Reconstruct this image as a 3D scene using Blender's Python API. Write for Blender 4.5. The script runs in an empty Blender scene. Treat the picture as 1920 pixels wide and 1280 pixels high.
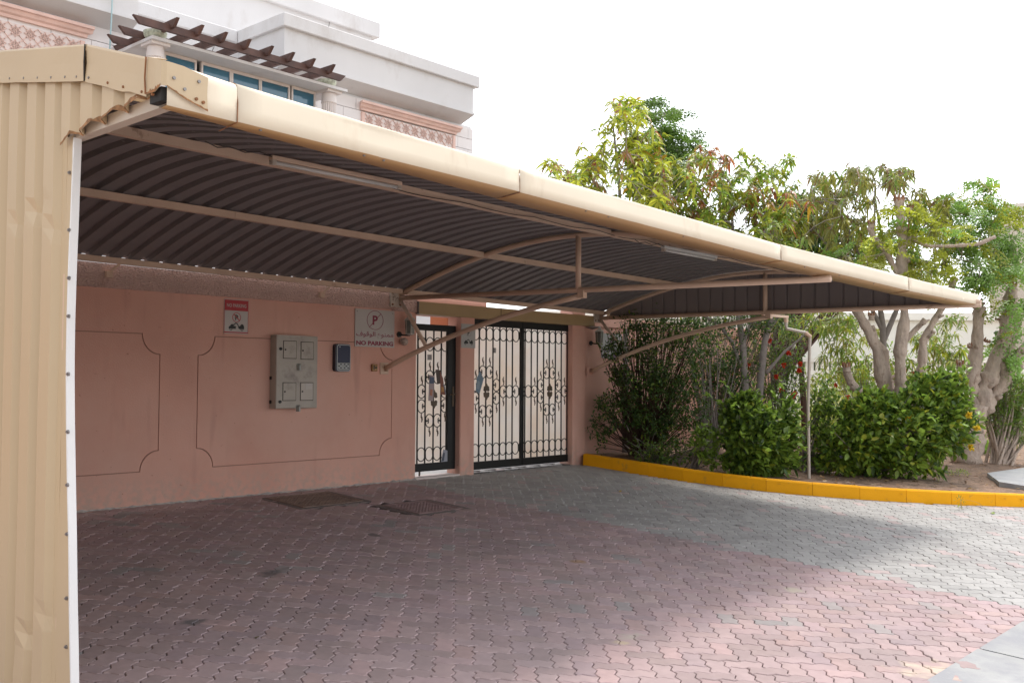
import bpy, bmesh, math, random
import numpy as np
from mathutils import Vector, Matrix
from mathutils.geometry import tessellate_polygon

random.seed(7); rng = np.random.default_rng(7)
scene = bpy.context.scene
COL = scene.collection
R = math.radians

# ------------------------------------------------------------------ camera
CAM = Vector((0, 0, 1.25))
HEAD, PITCH, ROLL = R(41.791), R(2.2085), R(0.3)
fw = Vector((math.cos(HEAD), math.sin(HEAD), 0)); rt = Vector((math.sin(HEAD), -math.cos(HEAD), 0)); up = Vector((0, 0, 1))
f3 = fw * math.cos(PITCH) + up * math.sin(PITCH)
u3 = -fw * math.sin(PITCH) + up * math.cos(PITCH)
RX = rt * math.cos(ROLL) + u3 * math.sin(ROLL); UX = -rt * math.sin(ROLL) + u3 * math.cos(ROLL)
cam_data = bpy.data.cameras.new('camera'); cam = bpy.data.objects.new('camera', cam_data); COL.objects.link(cam)
cam_data.sensor_width = 36; cam_data.lens = 36 * 1867 / 1920; cam_data.clip_end = 2000; cam_data.clip_start = 0.05
m = Matrix((RX, UX, -f3)).transposed().to_4x4(); m.translation = CAM
cam.matrix_world = m
scene.camera = cam

# ------------------------------------------------------------------ light
SUN_DIR = Vector((1.15, 0.06, 2.5)).normalized()
elev = math.asin(SUN_DIR.z)
world = bpy.data.worlds.new('World'); scene.world = world; world.use_nodes = True
wn = world.node_tree; wn.nodes.clear()
wo = wn.nodes.new('ShaderNodeOutputWorld'); bg = wn.nodes.new('ShaderNodeBackground')
sky = wn.nodes.new('ShaderNodeTexSky'); sky.sky_type = 'NISHITA'; sky.sun_disc = False
sky.sun_elevation = elev
sky.sun_rotation = math.atan2(SUN_DIR.x, SUN_DIR.y)
sky.air_density = 1.0; sky.dust_density = 1.5; sky.ozone_density = 1.0; sky.altitude = 0
hs = wn.nodes.new('ShaderNodeHueSaturation'); hs.inputs['Saturation'].default_value = 0.22
wn.links.new(sky.outputs[0], hs.inputs['Color']); wn.links.new(hs.outputs[0], bg.inputs[0])
bg.inputs[1].default_value = 0.15
wn.links.new(bg.outputs[0], wo.inputs[0])
sd = bpy.data.lights.new('sun', 'SUN'); sd.energy = 0.80; sd.angle = R(10.0); sd.color = (1.0, 0.95, 0.88)
sun = bpy.data.objects.new('sun', sd); COL.objects.link(sun)
sun.rotation_euler = SUN_DIR.to_track_quat('Z', 'Y').to_euler(); sun.location = (0, 0, 30)
vs = scene.view_settings; vs.view_transform = 'Standard'; vs.look = 'None'; vs.gamma = 1.0
vs.use_curve_mapping = False; vs.exposure = 1.45
scene.render.engine = 'CYCLES'
scene.cycles.max_bounces = 8; scene.cycles.diffuse_bounces = 4; scene.cycles.transparent_max_bounces = 8

# ------------------------------------------------------------------ helpers
G, W = 0.0633, 9.2                      # driveway rises 6.3 % towards the wall at y = 9.2
def gz(y, off=0.0): return G * (y - W) + off
def P(px, py, D):                       # a point seen at pixel px,py of the photo, D metres away along the view axis
    d = f3 * 1867 + RX * (px - 960) - UX * (py - 640)
    return CAM + d * (D / 1867)

def tag(o, label=None, cat=None, group=None, kind=None):
    if label: o['label'] = label
    if cat: o['category'] = cat
    if group: o['group'] = group
    if kind: o['kind'] = kind
    return o
def thing(name, loc, label, cat, group=None):
    o = bpy.data.objects.new(name, None); COL.objects.link(o); o.location = loc; o.empty_display_size = .1
    return tag(o, label, cat, group)
def link(name, me, mat=None, parent=None, world_geo=True):
    o = bpy.data.objects.new(name, me); COL.objects.link(o)
    if mat is not None and not me.materials: me.materials.append(mat)
    if parent is not None:
        o.parent = parent
        if world_geo:
            off = Vector((0, 0, 0)); p = parent
            while p is not None: off += p.location; p = p.parent
            o.location = -off
    return o

class MB:
    def __init__(s): s.v = []; s.f = []; s.c = []; s.tint = None; s.m = []; s.mi = 0
    def add(s, vs, fs):
        b = len(s.v); s.v += [tuple(v) for v in vs]; s.f += [tuple(b + i for i in f) for f in fs]
        s.c += [s.tint or (1, 1, 1)] * len(vs); s.m += [s.mi] * len(fs); return b
    def box(s, x0, x1, y0, y1, z0, z1):
        s.add([(x0,y0,z0),(x1,y0,z0),(x1,y1,z0),(x0,y1,z0),(x0,y0,z1),(x1,y0,z1),(x1,y1,z1),(x0,y1,z1)],
              [(0,3,2,1),(4,5,6,7),(0,1,5,4),(1,2,6,5),(2,3,7,6),(3,0,4,7)]); return s
    def obox(s, c, ax, ay, az):      # centre and three half-axis vectors
        c = Vector(c); ax = Vector(ax); ay = Vector(ay); az = Vector(az)
        s.add([c + ax*i + ay*j + az*k for k in (-1,1) for (i,j) in ((-1,-1),(1,-1),(1,1),(-1,1))],
              [(0,3,2,1),(4,5,6,7),(0,1,5,4),(1,2,6,5),(2,3,7,6),(3,0,4,7)]); return s
    def bar(s, a, b, w, h, upv=(0,0,1)):
        a = Vector(a); b = Vector(b); d = (b - a); L = d.length; d.normalize(); upv = Vector(upv)
        sx = d.cross(upv); sx.normalize(); sz = sx.cross(d)
        return s.obox((a + b)/2, d*L/2, sx*w/2, sz*h/2)
    def tube(s, pts, r, n=8, cap=True):
        pts = [Vector(p) for p in pts]; N = len(pts)
        rs = r if hasattr(r, '__len__') else [r]*N
        T = []
        for i in range(N):
            t = pts[min(i+1,N-1)] - pts[max(i-1,0)]
            T.append(t.normalized() if t.length > 1e-9 else Vector((0,0,1)))
        nrm = T[0].orthogonal().normalized(); vs = []
        for i in range(N):
            nrm = (nrm - T[i]*nrm.dot(T[i]))
            nrm = nrm.normalized() if nrm.length > 1e-6 else T[i].orthogonal().normalized()
            bi = T[i].cross(nrm)
            for k in range(n):
                a = 2*math.pi*k/n
                vs.append(pts[i] + (nrm*math.cos(a) + bi*math.sin(a))*rs[i])
        fs = [(i*n+k, i*n+(k+1)%n, (i+1)*n+(k+1)%n, (i+1)*n+k) for i in range(N-1) for k in range(n)]
        if cap: fs += [tuple(range(n-1,-1,-1)), tuple((N-1)*n+k for k in range(n))]
        s.add(vs, fs); return s
    def lathe(s, c, prof, n=16):     # prof: (r, z)
        vs = [(c[0]+r*math.cos(2*math.pi*k/n), c[1]+r*math.sin(2*math.pi*k/n), c[2]+z) for r, z in prof for k in range(n)]
        N = len(prof)
        fs = [(i*n+k, i*n+(k+1)%n, (i+1)*n+(k+1)%n, (i+1)*n+k) for i in range(N-1) for k in range(n)]
        fs += [tuple(range(n-1,-1,-1)), tuple((N-1)*n+k for k in range(n))]
        s.add(vs, fs); return s
    def poly(s, loops, place, t):    # outline with holes, extruded; place(u, v, d) -> world; d runs 0..t
        flat = [p for l in loops for p in l]
        tris = tessellate_polygon([[Vector((p[0], p[1], 0)) for p in l] for l in loops])
        n = len(flat)
        vs = [place(p[0], p[1], 0) for p in flat] + [place(p[0], p[1], t) for p in flat]
        fs = [tuple(tr) for tr in tris] + [tuple(n+i for i in reversed(tr)) for tr in tris]
        b = 0
        for l in loops:
            k = len(l)
            fs += [(b+i, b+(i+1)%k, n+b+(i+1)%k, n+b+i) for i in range(k)]
            b += k
        s.add(vs, fs); return s
    def mesh(s, name, smooth=False, fixn=False, tint=False):
        me = bpy.data.meshes.new(name); me.from_pydata(s.v, [], s.f)
        if fixn:
            bm = bmesh.new(); bm.from_mesh(me); bmesh.ops.recalc_face_normals(bm, faces=bm.faces); bm.to_mesh(me); bm.free()
        if tint:
            a = me.color_attributes.new('tint', 'FLOAT_COLOR', 'POINT')
            a.data.foreach_set('color', np.array([(c[0],c[1],c[2],1) for c in s.c], dtype=np.float32).ravel())
        if max(s.m, default=0) > 0: me.polygons.foreach_set('material_index', s.m)
        if smooth: me.polygons.foreach_set('use_smooth', [True]*len(me.polygons))
        me.update(); return me
    def build(s, name, mat, parent=None, smooth=False, fixn=False, tint=False, bevel=0):
        me = s.mesh(name, smooth, fixn, tint)
        if bevel:
            bm = bmesh.new(); bm.from_mesh(me)
            bmesh.ops.bevel(bm, geom=[e for e in bm.edges if len(e.link_faces) == 2 and e.calc_face_angle(0) > .6], offset=bevel, segments=1, affect='EDGES', profile=.5)
            bm.to_mesh(me); bm.free()
        for mm in (mat if isinstance(mat, (list, tuple)) else [mat]): me.materials.append(mm)
        return link(name, me, None, parent)
def based(o, loc):                    # gives a top-level mesh its origin at loc
    loc = Vector(loc); o.data.transform(Matrix.Translation(-loc)); o.location = loc; return o

# ------------------------------------------------------------------ materials
def mat(name, col, rough=.7, metal=0, var=0.0, vscale=3.0, bump=0.0, bscale=40.0, tint=False, dirt=None, dscale=1.2, dlo=.52, dhi=.7,
        back=None, spec=.5, trans=0.0, bdist=.01, stretch=None, detail=6, dstr=1.0):
    mt = bpy.data.materials.new(name); mt.use_nodes = True; nt = mt.node_tree; N = nt.nodes; L = nt.links
    bs = N['Principled BSDF']; bs.inputs['Roughness'].default_value = rough; bs.inputs['Metallic'].default_value = metal
    bs.inputs['Specular IOR Level'].default_value = spec
    geo = N.new('ShaderNodeNewGeometry'); pos = geo.outputs['Position']
    if stretch:
        mp = N.new('ShaderNodeMapping'); mp.inputs['Scale'].default_value = stretch; L.new(pos, mp.inputs[0]); pos = mp.outputs[0]
    rgb = N.new('ShaderNodeRGB'); rgb.outputs[0].default_value = (*col, 1); cur = rgb.outputs[0]
    def mix(fac, a, b, mode='MIX'):
        mx = N.new('ShaderNodeMix'); mx.data_type = 'RGBA'; mx.blend_type = mode
        if isinstance(fac, float): mx.inputs[0].default_value = fac
        else: L.new(fac, mx.inputs[0])
        for sck, v in ((mx.inputs[6], a), (mx.inputs[7], b)):
            if isinstance(v, tuple): sck.default_value = (*v, 1)
            else: L.new(v, sck)
        return mx.outputs[2]
    if back is not None: cur = mix(geo.outputs['Backfacing'], cur, tuple(back))
    if tint:
        at = N.new('ShaderNodeAttribute'); at.attribute_name = 'tint'; cur = mix(1.0, cur, at.outputs['Color'], 'MULTIPLY')
    if var:
        nz = N.new('ShaderNodeTexNoise'); nz.inputs['Scale'].default_value = vscale; nz.inputs['Detail'].default_value = detail; L.new(pos, nz.inputs[0])
        mr = N.new('ShaderNodeMapRange'); mr.inputs[1].default_value = .3; mr.inputs[2].default_value = .7
        mr.inputs[3].default_value = 1-var; mr.inputs[4].default_value = 1+var; L.new(nz.outputs[0], mr.inputs[0])
        cb = N.new('ShaderNodeCombineColor')
        for i in range(3): L.new(mr.outputs[0], cb.inputs[i])
        cur = mix(1.0, cur, cb.outputs[0], 'MULTIPLY')
    if dirt:
        nz = N.new('ShaderNodeTexNoise'); nz.inputs['Scale'].default_value = dscale; nz.inputs['Detail'].default_value = 8; nz.inputs['Roughness'].default_value = .65; L.new(pos, nz.inputs[0])
        mr = N.new('ShaderNodeMapRange'); mr.inputs[1].default_value = dlo; mr.inputs[2].default_value = dhi; mr.inputs[4].default_value = dstr; L.new(nz.outputs[0], mr.inputs[0])
        cur = mix(mr.outputs[0], cur, tuple(dirt))
    L.new(cur, bs.inputs['Base Color'])
    if bump:
        nz = N.new('ShaderNodeTexNoise'); nz.inputs['Scale'].default_value = bscale; nz.inputs['Detail'].default_value = 5; L.new(pos, nz.inputs[0])
        bp = N.new('ShaderNodeBump'); bp.inputs['Strength'].default_value = bump; bp.inputs['Distance'].default_value = bdist
        L.new(nz.outputs[0], bp.inputs['Height']); L.new(bp.outputs[0], bs.inputs['Normal'])
    if trans:
        tr = N.new('ShaderNodeBsdfTranslucent'); L.new(cur, tr.inputs[0])
        ms = N.new('ShaderNodeMixShader'); ms.inputs[0].default_value = trans
        L.new(bs.outputs[0], ms.inputs[1]); L.new(tr.outputs[0], ms.inputs[2]); L.new(ms.outputs[0], N['Material Output'].inputs[0])
    mt['mix'] = 0
    return mt, mix, cur
def M(*a, **k): return mat(*a, **k)[0]

def wall_material():
    mt, mix, cur = mat('pink_plaster', (.67,.365,.285), .85, var=.08, vscale=1.1, bump=.45, bscale=70, bdist=.005, dirt=(.70,.44,.36), dscale=.8, dlo=.42, dhi=.68, dstr=.7)
    nt = mt.node_tree; N = nt.nodes; L = nt.links
    geo = N.new('ShaderNodeNewGeometry'); mp = N.new('ShaderNodeMapping'); mp.inputs['Scale'].default_value = (7, 7, .9); L.new(geo.outputs['Position'], mp.inputs[0])
    def rng_(src, lo, hi, a, b):
        mr = N.new('ShaderNodeMapRange'); L.new(src, mr.inputs[0]); mr.inputs[1].default_value = lo; mr.inputs[2].default_value = hi; mr.inputs[3].default_value = a; mr.inputs[4].default_value = b; return mr.outputs[0]
    def mul(a, b):
        m_ = N.new('ShaderNodeMath'); m_.operation = 'MULTIPLY'; L.new(a, m_.inputs[0]); L.new(b, m_.inputs[1]); return m_.outputs[0]
    nz = N.new('ShaderNodeTexNoise'); nz.inputs['Scale'].default_value = 1.0; nz.inputs['Detail'].default_value = 6; L.new(mp.outputs[0], nz.inputs[0])
    nb = N.new('ShaderNodeTexNoise'); nb.inputs['Scale'].default_value = .9; nb.inputs['Detail'].default_value = 3; L.new(geo.outputs['Position'], nb.inputs[0])
    cur = mix(mul(rng_(nz.outputs[0], .56, .72, 0, .36), rng_(nb.outputs[0], .45, .6, 0, 1)), cur, (.40,.20,.155))          # faint drips and old patches
    sp = N.new('ShaderNodeSeparateXYZ'); L.new(geo.outputs['Position'], sp.inputs[0])
    n3 = N.new('ShaderNodeTexNoise'); n3.inputs['Scale'].default_value = 16; n3.inputs['Detail'].default_value = 8; L.new(geo.outputs['Position'], n3.inputs[0])
    cur = mix(mul(rng_(sp.outputs[2], .02, .34, 1, 0), rng_(n3.outputs[0], .42, .62, 0, .75)), cur, (.50,.37,.31))            # dust splashed up the foot of the wall
    n4 = N.new('ShaderNodeTexNoise'); n4.inputs['Scale'].default_value = 26; n4.inputs['Detail'].default_value = 4; L.new(geo.outputs['Position'], n4.inputs[0])
    cur = mix(rng_(n4.outputs[0], .70, .76, 0, .6), cur, (.33,.14,.10))                                                     # small chips
    L.new(cur, N['Principled BSDF'].inputs['Base Color']); return mt
m_wall = wall_material()
m_band = M('rough_pink_plaster', (.70,.46,.39), .8, var=.06, bump=1.0, bscale=42, bdist=.07, stretch=(1,1,1.5))
m_orange = M('orange_plaster', (.52,.16,.07), .85, var=.05)
m_white = M('white_render', (.63,.615,.61), .85, var=.04, vscale=1.0, bump=.25, bscale=60, bdist=.006, dirt=(.46,.42,.39), dscale=.9, dlo=.58, dhi=.82, stretch=(1,1,.5))
m_block = M('white_cladding', (.76,.715,.70), .8, var=.03, tint=True)
m_pink_trim = M('carved_pink_stone', (.72,.50,.43), .8, var=.08, vscale=5, bump=.3, bscale=60)
m_pink_pale = M('pale_pink_stone', (.70,.60,.56), .8, var=.05)
m_beige = M('beige_metal', (.51,.385,.238), .42, var=.035, vscale=1.6, bump=.12, bscale=6, bdist=.01, stretch=(1,1,.4), dirt=(.30,.17,.08), dscale=7, dlo=.70, dhi=.82, dstr=.6)
m_fascia = M('fascia_paint', (.76,.66,.51), .6, var=.035, vscale=1.3, bump=.25, bscale=2.5, bdist=.03, tint=True, stretch=(1,1,.35), dirt=(.50,.37,.24), dscale=5, dlo=.58, dhi=.80, dstr=.45)
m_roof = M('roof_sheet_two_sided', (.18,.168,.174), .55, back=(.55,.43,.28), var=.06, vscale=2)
m_tube = M('painted_steel_tube', (.62,.445,.33), .5, var=.08, vscale=4, bump=.1, bscale=80, dirt=(.20,.09,.05), dscale=6, dlo=.64, dhi=.78)
m_plate = M('pale_steel_plate', (.52,.45,.38), .5, var=.1, vscale=12, dirt=(.10,.06,.04), dscale=18, dlo=.55, dhi=.66)
m_rust = M('rust', (.24,.10,.04), .85, var=.3, vscale=30)
m_trim = M('white_edge_trim', (.72,.71,.69), .45, var=.03, dirt=(.4,.25,.15), dscale=8, dlo=.72, dhi=.8)
m_screw = M('zinc_screw', (.25,.23,.22), .45, metal=.7)
m_black = M('black_gate_paint', (.010,.010,.010), .5, var=.1, spec=.3)
m_bronze = M('bronze_paint', (.075,.045,.02), .5, var=.3, vscale=20)
m_sheet = M('cream_gate_sheet', (.92,.88,.83), .5, var=.03, vscale=2, trans=.9, dirt=(.88,.72,.56), dscale=1.3, dlo=.45, dhi=.8, dstr=.6)
m_signw = M('sign_white', (.50,.46,.43), .4, var=.03)
m_signw2 = M('pole_sign_white', (.40,.39,.37), .4, var=.03)
m_red = M('sign_red', (.42,.02,.03), .4)
m_ink = M('sign_black', (.012,.014,.014), .5)
m_maroon = M('sign_maroon', (.25,.025,.06), .45)
m_purple = M('sign_purple', (.14,.05,.13), .45)
m_cab = M('cabinet_grey', (.40,.36,.31), .45, var=.06, vscale=8, dirt=(.22,.19,.17), dscale=5, dlo=.55, dhi=.75)
m_cab2 = M('cabinet_door_pale', (.46,.41,.36), .4, var=.04)
m_dark = M('dark_gap', (.02,.018,.016), .8)
m_navy = M('intercom_navy', (.012,.015,.035), .3)
m_screen = M('intercom_screen', (.035,.042,.085), .3, spec=.2)
m_silver = M('intercom_silver', (.38,.40,.42), .35, metal=.3)
m_key = M('intercom_keys', (.30,.32,.31), .5)
m_brass = M('brass_box', (.30,.17,.07), .45, metal=.4, var=.1)
m_lantern = M('lantern_paint', (.45,.42,.37), .5, var=.1, vscale=20)
m_glass, _, _ = mat('lantern_glass', (.16,.17,.15), .15)
m_pane = M('blue_window_glass', (.04,.13,.20), .08, var=.3, vscale=.9, spec=.8)
m_frame = M('white_window_frame', (.66,.60,.57), .5, var=.03)
m_wood = M('brown_pergola_wood', (.085,.040,.030), .6, var=.3, vscale=6)
m_bowl = M('mossy_bowl', (.40,.42,.33), .9, var=.35, vscale=25, bump=.6, bscale=60)
m_kerb = M('yellow_kerb_paint', (.88,.40,.006), .6, var=.06, vscale=3, bump=.35, bscale=50, bdist=.005, dirt=(.30,.18,.07), dscale=7, dlo=.58, dhi=.74, dstr=.6, spec=.2)
m_joint = M('paver_joint_sand', (.05,.04,.036), .95, var=.2, vscale=30)
m_conc = M('pale_concrete', (.36,.357,.348), .85, var=.07, vscale=3, bump=.2, bscale=80, dirt=(.27,.27,.285), dscale=2.6, dlo=.42, dhi=.62, dstr=.8)
m_asph = M('road_asphalt', (.26,.26,.27), .85, var=.1, vscale=4, bump=.4, bscale=160, bdist=.004, dirt=(.44,.42,.39), dscale=2, dlo=.42, dhi=.66)
m_soil = M('garden_soil', (.26,.165,.11), .95, var=.25, vscale=3, bump=.8, bscale=25, bdist=.04, dirt=(.13,.085,.055), dscale=6, dlo=.46, dhi=.64)
m_ground = M('sandy_ground', (.40,.31,.24), .95, var=.12, vscale=.6, bump=.4, bscale=12)
m_cream = M('cream_render', (.90,.85,.75), .85, var=.03)
m_tower = M('tower_stone', (.52,.46,.39), .85, var=.05, vscale=.5)
m_bark = M('pale_bark', (.42,.33,.265), .85, var=.25, vscale=9, bump=1.0, bscale=22, bdist=.035, dirt=(.13,.075,.05), dscale=9, dlo=.58, dhi=.72, stretch=(1,1,.5))
m_barkg = M('grey_bark', (.24,.205,.185), .85, var=.15, vscale=12, bump=.5, bscale=40, bdist=.012)
m_barkd = M('dark_bark', (.085,.045,.032), .85, var=.25, vscale=16, bump=.6, bscale=50, bdist=.01)
m_cut = M('cut_wood', (.26,.13,.07), .9, var=.3, vscale=25, bump=.8, bscale=60)
m_leaf = M('leaf', (1,1,1), .34, tint=True, trans=.45, spec=.55)
m_petal = M('petal', (1,1,1), .6, tint=True, trans=.3)
m_cover = M('rusty_manhole_iron', (.21,.145,.115), .8, var=.25, vscale=12, bump=.5, bscale=60)
m_cover2 = M('red_manhole_iron', (.25,.165,.16), .8, var=.2, vscale=12, bump=.4, bscale=60)
m_tubelight = M('white_tube_lamp_off', (.62,.60,.57), .35)
m_cable = M('cable', (.05,.04,.035), .6)
m_bluepipe = M('pale_blue_hose', (.35,.50,.52), .5)
m_skirt = M('wall_foot_dirt', (.45,.42,.40), .9, var=.3, vscale=20)
m_grass = M('grass_blade', (1,1,1), .5, tint=True, trans=.4)
m_leaflet = M('leaflet_print', (1,1,1), .5, tint=True)

# paver material: own colour per stone (tint), sand and oil marks lying across the stones
def paver_material():
    mt, mix, cur = mat('zigzag_paver', (1,1,1), .8, tint=True, var=.07, vscale=14, bump=.35, bscale=140, bdist=.003,
                       dirt=(.20,.175,.172), dscale=1.1, dlo=.50, dhi=.75, dstr=.5)
    nt = mt.node_tree; N = nt.nodes; L = nt.links; bs = N['Principled BSDF']
    geo = N.new('ShaderNodeNewGeometry')
    nz = N.new('ShaderNodeTexNoise'); nz.inputs['Scale'].default_value = 7; nz.inputs['Detail'].default_value = 7; L.new(geo.outputs['Position'], nz.inputs[0])
    for (x, y, r, col) in STAINS:
        vm = N.new('ShaderNodeVectorMath'); vm.operation = 'DISTANCE'; L.new(geo.outputs['Position'], vm.inputs[0]); vm.inputs[1].default_value = (x, y, gz(y))
        ad = N.new('ShaderNodeMath'); ad.operation = 'MULTIPLY_ADD'; L.new(nz.outputs[0], ad.inputs[0]); ad.inputs[1].default_value = r*4.2; L.new(vm.outputs['Value'], ad.inputs[2])
        mr = N.new('ShaderNodeMapRange'); L.new(ad.outputs[0], mr.inputs[0]); mr.inputs[1].default_value = r*2.3; mr.inputs[2].default_value = r*3.1
        mr.inputs[3].default_value = .75; mr.inputs[4].default_value = 0.0
        cur = mix(mr.outputs[0], cur, col)
    L.new(cur, bs.inputs['Base Color']); return mt
STAINS = []
# ------------------------------------------------------------------ terrain
def terrain():
    def h(x, y):
        z = max(-0.75, min(0.0, G*(y-W))) - .07
        return z
    xs = [-150,-60,-20,-8,-2,2,6,9,12,15,18,22,30,45,80,200,500]; ys = [-200,-60,-20,-8,-3,0,2,4,6,8,9.2,12,16,25,45,90,300,600]
    b = MB(); vs = [(x, y, h(x,y)) for y in ys for x in xs]; n = len(xs)
    b.add(vs, [(j*n+i, j*n+i+1, (j+1)*n+i+1, (j+1)*n+i) for j in range(len(ys)-1) for i in range(n-1)])
    return tag(b.build('ground', m_ground), kind='structure')
terrain()

KERB = [(11.80,9.12),(11.76,8.2),(11.76,7.25),(11.84,6.65),(12.0,6.1),(12.28,5.55),(12.6,5.07),(12.98,4.62),(13.5,4.1),(14.05,3.6),(14.9,2.75),(15.8,1.9)]
def point_in(poly, x, y):
    c = False; j = len(poly)-1
    for i in range(len(poly)):
        if (poly[i][1] > y) != (poly[j][1] > y) and x < (poly[j][0]-poly[i][0])*(y-poly[i][1])/(poly[j][1]-poly[i][1]) + poly[i][0]: c = not c
        j = i
    return c
PAVE = [(0.2,9.25)] + [(9.55,9.25),(9.55,9.5),(11.65,9.5),(11.65,9.25)] + [(x+.05, y) for x, y in KERB] + [(.2,1.9)]
# bedding sheet of the driveway
b = MB(); poly = PAVE
b.poly([[(x, y) for x, y in poly]], lambda u, v, d: (u, v, gz(v, -.011) - d), .05)
drive = tag(b.build('driveway', m_joint), kind='structure')

STAINS[:] = [(5.22,3.66,.10,(.44,.40,.33)), (5.05,3.60,.05,(.52,.42,.25)), (6.60,5.15,.06,(.33,.20,.10)), (7.0,5.08,.06,(.36,.33,.31)),
             (7.25,3.54,.11,(.42,.37,.29)), (6.1,2.1,.19,(.58,.47,.36)), (7.6,5.5,.05,(.36,.32,.30)), (9.3,3.3,.05,(.5,.42,.33)), (4.4,6.3,.12,(.11,.10,.10)), (5.9,6.9,.09,(.12,.105,.10)), (7.5,4.5,.05,(.15,.13,.13)), (5.3,5.3,.045,(.13,.12,.12)), (3.3,5.5,.09,(.10,.10,.10)), (9.4,5.2,.07,(.17,.16,.155)), (8.7,7.0,.07,(.19,.17,.15))]
m_paver = paver_material()
U = .1125
def paver_mesh(tint, name='paver', jit=0.0):
    A = .105
    f = lambda t: (0, A, -A)[t]
    xs = [0,.25,.75]
    o = []
    for k in (0,1): o += [(k+x, [0,A,-A][i]) for i, x in enumerate(xs)]            # lower long side
    o += [(2 - [0,A,-A][i], x) for i, x in enumerate(xs)]                            # right end
    for k in (2,1): o += [(k-x, 1 - [0,A,-A][i]) for i, x in enumerate(xs)]          # upper long side, backwards
    o += [([0,A,-A][i], 1-x) for i, x in enumerate(xs)]                              # left end, backwards
    n = len(o); o = [(x-1, y-.5) for x, y in o]
    def inset(d):                                                                    # true inset along the vertex bisectors
        r = []
        for i in range(n):
            p = Vector(o[i]); a = Vector(o[i-1]); c = Vector(o[(i+1)%n])
            e1 = (p-a).normalized(); e2 = (c-p).normalized()
            n1 = Vector((-e1.y, e1.x)); n2 = Vector((-e2.y, e2.x)); bi = (n1+n2)
            k = max(.35, 1 + n1.dot(n2)); r.append(p + bi*(d/U)/k)
        return r
    b = MB(); b.tint = tint
    o1 = inset(.0022); o2 = inset(.0060)
    vs = [(p.x*U, p.y*U, 0) for p in o2] + [(p.x*U, p.y*U, -.0045) for p in o1] + [(p.x*U, p.y*U, -.016) for p in o1]
    tris = tessellate_polygon([[Vector((p.x, p.y, 0)) for p in o2]])
    fs = [tuple(t) for t in tris]
    if len(fs) and (Vector(vs[fs[0][1]])-Vector(vs[fs[0][0]])).cross(Vector(vs[fs[0][2]])-Vector(vs[fs[0][0]])).z < 0: fs = [tuple(reversed(t)) for t in fs]
    fs += [(i+n, (i+1)%n+n, (i+1)%n, i) for i in range(n)] + [(i+2*n, (i+1)%n+2*n, (i+1)%n+n, i+n) for i in range(n)]
    b.add(vs, fs); return b
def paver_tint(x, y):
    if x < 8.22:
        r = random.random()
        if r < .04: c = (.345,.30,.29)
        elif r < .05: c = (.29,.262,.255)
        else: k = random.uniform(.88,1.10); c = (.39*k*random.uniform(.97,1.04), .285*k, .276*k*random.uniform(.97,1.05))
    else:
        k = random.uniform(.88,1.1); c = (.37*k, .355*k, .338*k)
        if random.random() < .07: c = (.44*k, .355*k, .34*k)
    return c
spots = []
c45 = math.cos(R(45)); s45 = math.sin(R(45))
for i in range(-40, 190):
    for j in range(-150, 110):
        s = (i-j) % 4
        if s == 0: ci, cj, rot = i+1, j+.5, 0
        elif s == 3: ci, cj, rot = i+.5, j+1, 90
        else: continue
        x = (ci*c45 - cj*s45)*U; y = (ci*s45 + cj*c45)*U
        if y > 9.35 or y < 1.98 or x < .3 or x > 16: continue
        if point_in(PAVE, x, y):
            if 6.14 < x < 6.98 and 8.3 < y < 9.02 or 6.86 < x < 7.66 and 7.36 < y < 8.1: continue
            spots.append((x, y, rot))
def score(s):
    v = Vector((s[0], s[1], gz(s[1]))) - CAM; z = v.dot(f3)
    px = 960 + 1867*v.dot(RX)/z; py = 640 - 1867*v.dot(UX)/z
    inside = 142 < px < 1920 and py < 1285
    return (0 if inside else 1, z)
spots.sort(key=score)
variants = {}
def variant(pink, k):
    if (pink, k) not in variants:
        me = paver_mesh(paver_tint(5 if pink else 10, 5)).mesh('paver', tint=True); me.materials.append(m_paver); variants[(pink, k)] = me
    return variants[(pink, k)]
TILT = Matrix.Rotation(math.atan(G), 4, 'X')
def paver_matrix(x, y, rot):
    dz = random.gauss(0, .0012)
    return Matrix.Translation((x, y, gz(y, dz))) @ TILT @ Matrix.Rotation(R(45+rot) + random.gauss(0,.008), 4, 'Z') @ Matrix.Rotation(random.gauss(0,.006), 4, 'X') @ Matrix.Rotation(random.gauss(0,.006), 4, 'Y')
for (x, y, rot) in spots[:298]:
    o = bpy.data.objects.new('paver', variant(x < 8.22, random.randrange(14))); COL.objects.link(o)
    o.parent = drive; o.matrix_local = paver_matrix(x, y, rot)
proto = paver_mesh((1,1,1)); pv = np.array([(*v, 1) for v in proto.v]); nv = len(pv)
allv = []; allc = []; allf = []
for q, (x, y, rot) in enumerate(spots[298:]):
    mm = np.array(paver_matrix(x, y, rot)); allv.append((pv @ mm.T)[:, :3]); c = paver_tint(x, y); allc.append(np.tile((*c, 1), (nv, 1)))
    allf += [tuple(i+q*nv for i in f) for f in proto.f]
me = bpy.data.meshes.new('pavers_beyond'); me.from_pydata(np.concatenate(allv).tolist(), [], allf)
a = me.color_attributes.new('tint', 'FLOAT_COLOR', 'POINT'); a.data.foreach_set('color', np.concatenate(allc).astype(np.float32).ravel())
tag(link('paver_field', me, m_paver, drive), kind='stuff')
print('pavers', len(spots))

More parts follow.
